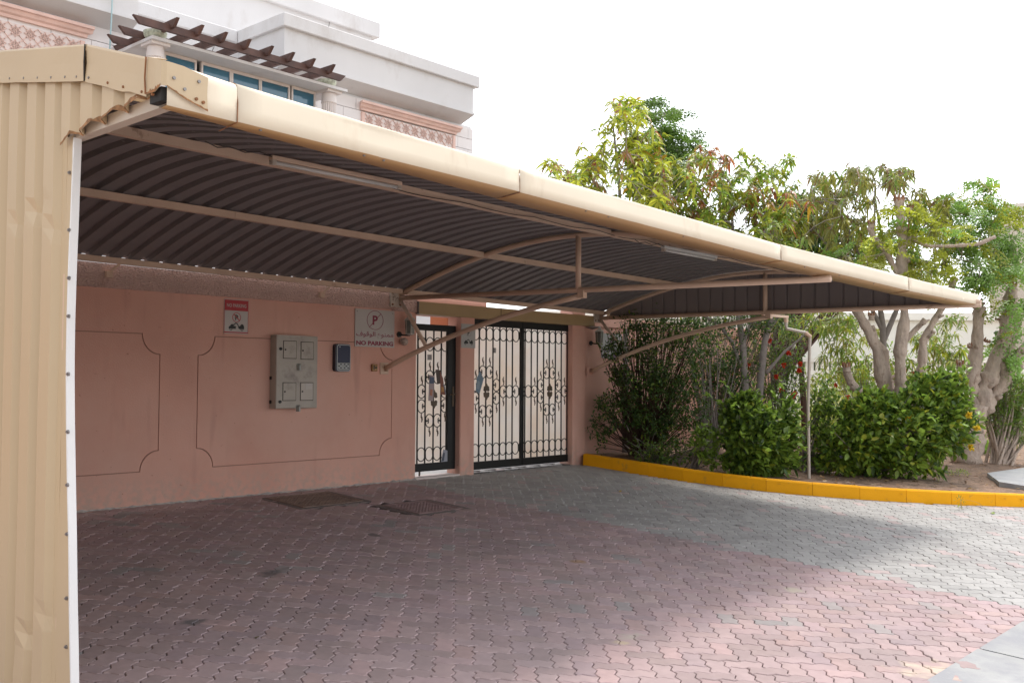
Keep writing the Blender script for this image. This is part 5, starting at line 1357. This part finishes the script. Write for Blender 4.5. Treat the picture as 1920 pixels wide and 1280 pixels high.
# bright bushy foliage between
def bushy(name, loc, label, cat, centers, n, L, Wd, pal, w, D, group=None, stems=6, droop=.15, dj=.35, flowers=None, shell=True, whorl=1, mt=m_barkg, stem_r=.012):
    """leafy shrub: ellipsoid lobes measured as (px, py, rx, ry, share), stems from loc up into the lobes"""
    t = thing(name, loc, label, cat, group); Lv = Leaves(); tot = sum(c[4] for c in centers); mpp = D/1867
    heads = []; rs_ = random.Random(int(centers[0][0]*7+centers[0][1])); sat = []
    if shell:
        for (cx, cy, rx, ry, sh) in centers:
            if rx < 20: continue
            for _ in range(5):
                a_ = rs_.uniform(0, 6.28); k_ = rs_.uniform(.16,.34); q_ = rs_.uniform(.86,1.08)
                sat.append((cx+rx*q_*math.cos(a_), cy-ry*q_*abs(math.sin(a_))*(1 if rs_.random() < .75 else -.6), rx*k_, ry*k_*1.2, sh*k_*.22))
    for (cx, cy, rx, ry, sh) in list(centers)+sat:
        k = max(2, int(n*sh/tot)); C_ = np.array(P(cx, cy, D))
        u_ = unit(rng.normal(0,1,(k,3))); rr = (rng.uniform(.35 if shell else 0,1,k)**.5)[:,None]
        lump = .94 + .42*np.array([noise.noise(Vector(v)*2.6 + Vector((cx*.01,cy*.01,0))) for v in u_])[:,None]
        off = u_*rr*lump; ex = np.array(rt)*rx*mpp; ey = np.array(fw)*min(rx,ry*1.3)*mpp*.8; ez = np.array([0,0,1])*ry*mpp
        pos = C_ + off[:,0:1]*ex + off[:,1:2]*ey + off[:,2:3]*ez
        keep = pos[:,2] > loc[2]+.02; pos = pos[keep]; off = off[keep]; kk = len(pos)
        for q in range(whorl):
            d = unit(off + rng.normal(0,.65,(kk,3)) + np.array([0,0,.35]))
            nr = unit(np.array([0,0,1]) + rng.normal(0,.45,(kk,3)) + off*.5)
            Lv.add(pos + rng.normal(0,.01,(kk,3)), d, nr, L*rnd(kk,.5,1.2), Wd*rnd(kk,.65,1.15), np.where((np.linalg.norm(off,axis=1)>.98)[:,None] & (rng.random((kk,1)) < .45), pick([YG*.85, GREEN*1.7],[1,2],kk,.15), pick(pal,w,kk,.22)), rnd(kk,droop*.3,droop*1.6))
        heads += [pos[i] for i in rng.choice(kk, min(kk, max(2, int(stems*sh/tot*1.0)+1)), replace=False)]
    if n > 400:                     # stray shoots that poke out of the outline
        for _ in range(int(8+n/160)):
            c0 = list(centers)[rs_.randrange(len(centers))]; a_ = rs_.uniform(.2, 2.94); q_ = .9
            st_ = np.array(P(c0[0]+c0[2]*q_*math.cos(a_), c0[1]-c0[3]*q_*math.sin(a_), D)) + np.array(fw)*rs_.uniform(-.3,.3)
            dr_ = unit(np.array(rt)*math.cos(a_)*.6 + np.array([0,0,1.0]) + rng.normal(0,.25,3)); Ls = rs_.uniform(.10,.32); m_ = int(Ls/.022)
            tt_ = np.linspace(.1,1,m_)[:,None]; ps_ = st_ + dr_*Ls*tt_; dd__ = unit(dr_*.7 + rng.normal(0,.7,(m_,3)))
            Lv.add(ps_, dd__, np.tile([0,0,1.0],(m_,1))+rng.normal(0,.3,(m_,3)), L*rnd(m_,.5,1.0), Wd*rnd(m_,.6,1.0), pick(pal,w,m_,.15)*1.1, rnd(m_,0,droop))
            heads.append(st_ + dr_*Ls*.7)
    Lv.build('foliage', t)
    b = MB()
    for hd in heads:
        hd = Vector(hd); s0 = Vector(loc) + Vector((random.gauss(0,.10), random.gauss(0,.08), -.03)); mid_ = s0.lerp(hd, .5) + Vector((random.gauss(0,.08),random.gauss(0,.08),.05))
        pts = [s0*(1-q)**2 + mid_*2*q*(1-q) + hd*q*q for q in np.linspace(0,1,7)]; b.tube(pts, [stem_r*(1-.75*q) for q in np.linspace(0,1,7)], 5, cap=False)
    tag(b.build('stems', mt, t, smooth=True), kind='stuff')
    if flowers:
        nf, spots_, tint, fr = flowers
        for (fx, fy) in spots_:
            c = np.array(P(fx, fy, D-.25)); b = Leaves(); m_ = 60; u_ = unit(rng.normal(0,1,(m_,3)) + np.array([0,0,.4]))
            b.add(c+u_*fr*rng.uniform(.0,.6,(m_,1)), u_, unit(rng.normal(0,1,(m_,3))), fr*.8*rnd(m_,.7,1.2), fr*.55*rnd(m_,.7,1.2), pick([tint],[1],m_,.15), rnd(m_,0,.2))
            o = b.build('flower_head', t, m_petal); del o['kind']
    return t
def gp_(x, y): return (x, y, gsoil(x, y))
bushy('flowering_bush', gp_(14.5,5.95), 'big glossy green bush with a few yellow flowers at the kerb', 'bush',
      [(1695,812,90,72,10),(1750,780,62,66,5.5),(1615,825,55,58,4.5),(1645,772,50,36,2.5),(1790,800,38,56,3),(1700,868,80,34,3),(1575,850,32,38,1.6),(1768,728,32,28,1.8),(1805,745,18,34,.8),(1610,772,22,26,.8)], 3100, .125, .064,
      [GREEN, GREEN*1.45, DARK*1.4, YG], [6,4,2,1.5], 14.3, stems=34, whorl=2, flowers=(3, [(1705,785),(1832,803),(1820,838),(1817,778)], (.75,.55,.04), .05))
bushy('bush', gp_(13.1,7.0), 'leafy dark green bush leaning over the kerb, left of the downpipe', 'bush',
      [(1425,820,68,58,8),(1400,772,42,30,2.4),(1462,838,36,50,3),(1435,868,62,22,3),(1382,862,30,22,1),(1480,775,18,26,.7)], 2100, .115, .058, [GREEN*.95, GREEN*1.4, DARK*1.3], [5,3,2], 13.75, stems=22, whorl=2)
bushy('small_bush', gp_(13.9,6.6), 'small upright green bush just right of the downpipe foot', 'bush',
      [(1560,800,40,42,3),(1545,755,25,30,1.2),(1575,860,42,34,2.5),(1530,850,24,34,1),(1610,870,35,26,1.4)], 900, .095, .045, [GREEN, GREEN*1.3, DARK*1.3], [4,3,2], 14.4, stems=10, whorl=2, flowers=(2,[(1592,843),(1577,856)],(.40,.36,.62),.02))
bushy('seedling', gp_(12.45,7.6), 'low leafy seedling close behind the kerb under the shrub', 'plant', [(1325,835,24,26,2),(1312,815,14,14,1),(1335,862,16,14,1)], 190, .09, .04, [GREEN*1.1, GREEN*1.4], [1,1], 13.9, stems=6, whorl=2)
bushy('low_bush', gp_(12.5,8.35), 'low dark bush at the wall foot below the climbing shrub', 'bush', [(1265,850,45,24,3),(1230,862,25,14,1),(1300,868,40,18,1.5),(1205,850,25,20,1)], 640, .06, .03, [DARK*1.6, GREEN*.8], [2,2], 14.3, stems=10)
# dark climbing shrub against the wall
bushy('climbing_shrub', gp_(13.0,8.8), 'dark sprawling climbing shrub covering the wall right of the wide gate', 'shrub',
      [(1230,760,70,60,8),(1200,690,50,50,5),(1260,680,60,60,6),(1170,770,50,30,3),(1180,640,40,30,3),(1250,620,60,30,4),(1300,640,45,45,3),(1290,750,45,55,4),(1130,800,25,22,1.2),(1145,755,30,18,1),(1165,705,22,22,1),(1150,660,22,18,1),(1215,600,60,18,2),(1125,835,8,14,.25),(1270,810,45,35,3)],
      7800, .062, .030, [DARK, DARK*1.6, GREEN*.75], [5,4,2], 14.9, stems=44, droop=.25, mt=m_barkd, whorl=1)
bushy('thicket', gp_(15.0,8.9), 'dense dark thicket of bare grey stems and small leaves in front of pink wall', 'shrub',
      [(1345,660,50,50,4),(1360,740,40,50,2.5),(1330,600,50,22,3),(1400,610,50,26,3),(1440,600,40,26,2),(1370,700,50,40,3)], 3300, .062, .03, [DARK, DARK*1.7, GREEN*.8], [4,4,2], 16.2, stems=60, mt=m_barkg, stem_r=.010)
b = MB(); 
for k in range(26):
    x0 = random.gauss(0,.07); p0 = P(1335+random.gauss(0,7), 842, 15.6); p0.z = gsoil(p0.x,p0.y)-.02; p1 = P(1325+random.gauss(0,34), random.uniform(640,730), 15.7+random.gauss(0,.2)); mm_ = p0.lerp(p1,.5)+Vector((random.gauss(0,.04),random.gauss(0,.04),.05))
    b.tube([p0*(1-q)**2+mm_*2*q*(1-q)+p1*q*q for q in np.linspace(0,1,7)], [.014*(1-.7*q) for q in np.linspace(0,1,7)], 5, cap=False)
o = tag(b.build('bare_stems', m_barkg), 'bundle of bare grey twiggy stems between the climbing shrub and twin trunk', 'shrub', kind=None); o['kind'] = 'stuff'
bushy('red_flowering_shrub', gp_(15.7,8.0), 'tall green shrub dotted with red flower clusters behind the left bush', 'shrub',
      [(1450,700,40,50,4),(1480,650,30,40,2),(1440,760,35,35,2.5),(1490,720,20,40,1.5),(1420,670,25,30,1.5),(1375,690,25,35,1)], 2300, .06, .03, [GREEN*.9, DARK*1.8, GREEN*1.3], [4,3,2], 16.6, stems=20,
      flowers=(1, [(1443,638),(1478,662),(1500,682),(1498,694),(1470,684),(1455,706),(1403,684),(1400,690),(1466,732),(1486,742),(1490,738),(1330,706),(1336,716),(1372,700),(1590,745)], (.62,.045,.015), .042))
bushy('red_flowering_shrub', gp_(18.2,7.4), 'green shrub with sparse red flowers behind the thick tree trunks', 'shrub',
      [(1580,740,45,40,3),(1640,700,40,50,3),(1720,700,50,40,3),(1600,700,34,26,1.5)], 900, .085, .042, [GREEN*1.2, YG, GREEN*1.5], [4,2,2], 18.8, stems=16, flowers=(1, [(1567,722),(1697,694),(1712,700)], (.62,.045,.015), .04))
# slender dark sapling trunk
D = 18.4; tr = [[(*P(1511,838,D),.065),(*P(1507,760,D),.06),(*P(1503,700,D),.055),(*P(1497,650,D),.05),(*P(1490,610,D),.045),(*P(1478,560,D),.035),(*P(1460,470,D),.02)]]
tr[0][0] = (tr[0][0][0], tr[0][0][1], gsoil(*tr[0][0][:2])-.05, .07); base = X(tr[0][0][:3]); tips = px_tips([(1490,600,60,20,16),(1470,470,40,30,10),(1560,590,50,20,10)], D, .6)
ts, _, _ = tree('sapling', base, 'slender dark brown sapling trunk standing left of the downpipe', tr, tips, .06, m_barkd, r_tip=.005)
Lv = Leaves()
for p in tips: rosette(Lv, p, (random.gauss(0,.5),random.gauss(0,.5),.6), 12, .13, .04, [GREEN, YG, GREEN*1.3], [3,2,2], .5)
Lv.build('foliage', ts)
# pruned tree with thick trunks behind the big bush
D = 15.6
def Q(x, y, r, d=0): p = P(x, y, D+d); return (p.x, p.y, p.z, r)
trunks = [[Q(1668,800,.13),Q(1664,745,.125),Q(1655,700,.12),Q(1645,655,.11),Q(1626,615,.10),Q(1606,580,.09),Q(1585,540,.075),Q(1578,500,.06)],
          [Q(1688,800,.12,-.2),Q(1686,740,.115,-.2),Q(1686,660,.11,-.2),Q(1693,600,.11,-.2),Q(1694,540,.105,-.2),Q(1692,480,.10,-.2),Q(1690,430,.085,-.2),Q(1686,385,.07,-.2)],
          [Q(1712,800,.09),Q(1718,740,.08),Q(1727,690,.075),Q(1734,640,.07),Q(1752,600,.065),Q(1775,560,.06),Q(1790,520,.05)],
          [Q(1668,740,.09,.1),Q(1660,700,.085,.1),Q(1655,660,.08,.1),Q(1640,640,.06,.1),Q(1633,610,.05,.1)],
          [Q(1655,760,.08,-.1),Q(1620,745,.07,-.1),Q(1598,722,.06,-.1),Q(1588,695,.055,-.1)],
          [Q(1695,640,.05),Q(1720,615,.05),Q(1735,600,.045)],
          [Q(1692,470,.055,-.2),Q(1704,445,.05,-.2),Q(1722,456,.045,-.2),Q(1745,462,.04,-.2),Q(1790,461,.035,-.2),Q(1835,457,.03,-.2),Q(1868,444,.022,-.2)],
          [Q(1690,520,.06,-.2),Q(1660,470,.05,-.2),Q(1640,450,.045,-.2),Q(1634,425,.05,-.2)]]
for k in (0,1,2): trunks[k][0] = (*trunks[k][0][:2], gsoil(*trunks[k][0][:2])-.05, trunks[k][0][3])
tips = px_tips([(1680,420,50,40,16),(1650,470,40,30,14),(1740,430,60,30,12),(1600,480,40,30,10),(1730,500,50,30,18),(1770,540,40,25,10)], D, .4)
stubs = [(P(1588,697,D-.1), (-.2,0,1), .12, .06), (P(1634,600,D+.1), (0,0,1), .10, .05), (P(1686,388,D-.2), (0,0,1), .13, .075), (P(1702,400,D-.2), (.3,-.2,.9), .12, .05), (P(1634,428,D-.2), (-.1,0,1), .10, .05), (P(1655,758,D-.15),(0.1,-.3,.8),.03,.08)]
t5, _, _ = tree('pruned_tree', X(trunks[1][0][:3]), 'hard pruned tree with several thick pale trunks rising from the big bush', trunks, tips, .12, m_bark, r_tip=.004, stubs=stubs, knobs=.6)
Lv = Leaves()
for p in tips:
    for _ in range(2): frond(Lv, p, (random.gauss(0,1),random.gauss(0,1),random.uniform(-.3,.5)), random.uniform(.25,.45), [YG*.9, MOR*1.4, YG*1.2], [2,1,1], .045)
Lv.build('foliage', t5)
# moringa at the right with knobbly trunk
D = 17.2
trunks = [[Q(1815,868,.21,1.6-1.6+1.6),Q(1822,810,.17,1.6),Q(1830,760,.16,1.6)]]
D = 17.0
trunks = [[Q(1815,868,.20),Q(1820,830,.17),Q(1824,790,.165),Q(1832,760,.16)],
          [Q(1830,765,.13),Q(1820,720,.11),Q(1826,680,.10),Q(1834,640,.10),Q(1832,600,.095),Q(1832,575,.09)],
          [Q(1832,770,.14),Q(1846,725,.12),Q(1862,680,.11),Q(1880,640,.105),Q(1888,600,.10),Q(1893,560,.095),Q(1896,540,.08)],
          [Q(1838,780,.12),Q(1868,740,.11),Q(1888,705,.10),Q(1905,670,.09),Q(1925,640,.08)],
          [Q(1885,705,.08),Q(1880,680,.075),Q(1893,650,.07),Q(1905,615,.06),Q(1915,590,.055)]]
trunks[0][0] = (*trunks[0][0][:2], gsoil(*trunks[0][0][:2])-.05, .24)
reg = [(1840,345,35,8,6),(1790,385,30,20,12),(1870,400,40,30,18),(1840,440,60,35,26),(1885,480,35,35,20),(1850,510,40,30,22),(1795,470,30,25,10),(1905,430,14,40,8),(1895,640,25,25,12),(1905,580,16,20,6)]
tips = px_tips(reg, D, .5)
stubs = [(P(1832,578,D),(0,0,1),.10,.085),(P(1800,690,D),(-.5,-.2,1),.12,.06),(P(1850,640,D),(.3,-.3,.9),.02,.05),(P(1898,545,D),(.5,0,.9),.12,.06),(P(1870,600,D),(0,-.2,1),.02,.04),(P(1912,690,D),(1,-.2,.4),.2,.05),(P(1818,650,D),(-.8,-.3,.5),.05,.04)]
t6, _, _ = tree('pruned_tree', X(trunks[0][0][:3]), 'knobbly pale forked tree at far right, feathery green crown above', trunks, tips, .16, m_bark, r_tip=.005, stubs=stubs, knobs=.8)
Lv = Leaves()
for p in tips:
    for _ in range(2): frond(Lv, p, (random.gauss(0,1),random.gauss(0,1),random.uniform(-1.2,.7)), random.uniform(.22,.5), [MOR*1.1, MOR*1.6, YG*.8], [4,3,2], .045)
Lv.build('foliage', t6)
# dark dense tree far behind
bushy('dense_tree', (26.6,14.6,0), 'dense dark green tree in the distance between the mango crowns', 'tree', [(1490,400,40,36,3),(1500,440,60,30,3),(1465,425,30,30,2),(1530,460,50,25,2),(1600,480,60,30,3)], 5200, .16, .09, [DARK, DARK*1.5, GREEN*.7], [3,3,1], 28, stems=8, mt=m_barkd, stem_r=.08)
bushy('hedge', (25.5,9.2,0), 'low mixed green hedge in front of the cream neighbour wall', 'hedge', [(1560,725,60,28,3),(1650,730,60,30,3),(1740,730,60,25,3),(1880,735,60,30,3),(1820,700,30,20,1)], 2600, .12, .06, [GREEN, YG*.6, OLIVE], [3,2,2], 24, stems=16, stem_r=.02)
# oleander-like shrub, aloe, wispy grass
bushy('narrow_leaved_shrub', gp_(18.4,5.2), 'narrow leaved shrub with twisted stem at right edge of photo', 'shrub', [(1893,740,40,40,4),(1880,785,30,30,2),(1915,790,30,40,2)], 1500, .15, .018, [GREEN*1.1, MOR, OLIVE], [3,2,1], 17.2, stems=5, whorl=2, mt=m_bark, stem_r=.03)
def blades(name, loc, label, cat, n, L, w, spread, pal, wts, droop=.5, mt=None, thing_=True):
    t = thing(name, loc, label, cat); Lv = Leaves(); a = rnd(n,0,6.28); e = rnd(n,.35,1.45)
    d = np.stack([np.cos(a)*np.cos(e), np.sin(a)*np.cos(e), np.sin(e)],1)
    pos = np.array(loc) + np.stack([rng.normal(0,spread,n), rng.normal(0,spread,n), np.zeros(n)],1)
    Lv.add(pos, d, np.tile([0,0,1.0],(n,1))+rng.normal(0,.2,(n,3)), L*rnd(n,.6,1.1), w*rnd(n,.8,1.1), pick(pal,wts,n,.2), rnd(n,droop*.4,droop)); 
    Lv.build('blades', t, m_grass); return t
blades('aloe_plant', gp_(20.6,6.1), 'spiky green aloe like rosette on the soil behind the knobbly tree', 'plant', 46, .42, .05, .05, [GREEN*1.1, MOR], [1,1], .35)
blades('aloe_plant', gp_(20.0,5.9), 'second spiky rosette slightly nearer the knobbly tree trunk', 'plant', 34, .34, .045, .05, [GREEN, MOR*.8], [1,1], .35)
g1_ = P(1568,790,21.5); g2_ = P(1615,790,22.5); g3_ = P(1530,790,22.5)
blades('ornamental_grass', (g1_.x,g1_.y,0), 'tall wispy pale green grass clump seen right behind the downpipe', 'grass clump', 620, 1.75, .018, .32, [YG*1.1, (.56,.54,.28), GREEN*1.4], [3,3,2], .4)
blades('ornamental_grass', (g2_.x,g2_.y,0), 'dry purplish wispy shrub right of the pale grass clump', 'grass clump', 420, 1.5, .016, .35, [(.38,.31,.28),(.36,.36,.18)], [2,1], .3)
blades('ornamental_grass', (g3_.x,g3_.y,0), 'yellowish grass clump between dark sapling trunk and red flowered shrub', 'grass clump', 300, 1.2, .018, .3, [YG*1.2, (.56,.50,.24)], [2,1], .45)
# ground litter: fallen leaves, grass tufts
Lv = Leaves(); n = 900; xs_ = rnd(n,12.3,22); ys_ = rnd(n,3.6,9.1); 
keep = np.array([point_in([(x+.18,y) for x,y in KERB]+[(40,1.9),(40,9.2),(12.0,9.2)], a, c) for a, c in zip(xs_, ys_)]); xs_, ys_ = xs_[keep], ys_[keep]; n = len(xs_)
Lv.add(np.stack([xs_, ys_, G*(ys_-W)+.135],1), np.stack([rng.normal(0,1,n),rng.normal(0,1,n),rng.normal(0,.12,n)],1), np.tile([0,0,1.0],(n,1))+rng.normal(0,.25,(n,3)), rnd(n,.05,.12), rnd(n,.02,.045), pick([BRN,(.36,.24,.12),(.16,.09,.05),GOLD],[5,4,4,.6],n,.2), rnd(n,-.1,.2))
o = Lv.build('leaf_litter', None); tag(o, 'brown fallen leaves scattered over the garden soil', 'leaf litter'); 
def fallen(px_, py_, label, tint, L=.09):
    D_ = None
    d = f3*1867 + RX*(px_-960) - UX*(py_-640); t_ = (G*(0-W)-CAM.z+.006)/(d.z-G*d.y); p = CAM+d*t_
    a = random.uniform(0,6.28); b = MB(); b.tint = tuple(tint); dx = Vector((math.cos(a), math.sin(a), 0)); dy = Vector((-dx.y, dx.x, 0))
    pts = [(-.5,0,0),(-.2,.2,.006),(.15,.22,.010),(.5,0,.016),(.15,-.22,.004),(-.2,-.2,.0)]
    b.add([p+dx*u_*L+dy*v_*L+Vector((0,0,w_)) for u_,v_,w_ in pts] + [p+dx*u_*L+dy*v_*L+Vector((0,0,w_-.001)) for u_,v_,w_ in pts], [(0,1,2,3,4,5),(11,10,9,8,7,6)]+[(i,6+i,6+(i+1)%6,(i+1)%6) for i in range(6)])
    o = b.build('fallen_leaf', m_petal, None, fixn=True, tint=True); tag(o, label, 'leaf', 'fallen leaves on the paving'); based(o, p)
fallen(1317,913,'yellow green fallen leaf lying on grey paving nearest the kerb', (.42,.40,.05), .11); fallen(1163,921,'small yellow fallen leaf on grey paving below the kerb', (.55,.38,.08), .07)
fallen(797,899,'pale dry leaf scrap on paving near the narrow gate', (.5,.42,.34), .06); fallen(482,1195,'tiny dry twig and moss tuft on pink paving', (.20,.18,.06), .05); fallen(1862,962,'green leaf scrap on sunny paving by the kerb', (.25,.33,.06), .10)
# sprigs of weed at the kerb
bushy('weed', (*[v for v in (13.35,4.18)], gz(4.18)+.0), 'tiny weed sprouting at the foot of the yellow kerb', 'weed', [(1800,938,6,9,1)], 26, .05, .008, [GREEN, OLIVE], [1,1], 12.3, stems=3, stem_r=.002)
bushy('weed', (*[v for v in (15.9,5.05)], gsoil(15.9,5.05)), 'small patch of grass growing on the soil right of the big bush', 'grass', [(1800,888,22,6,1)], 180, .06, .008, [GREEN*1.2, YG], [2,1], 15.1, stems=3, stem_r=.002)
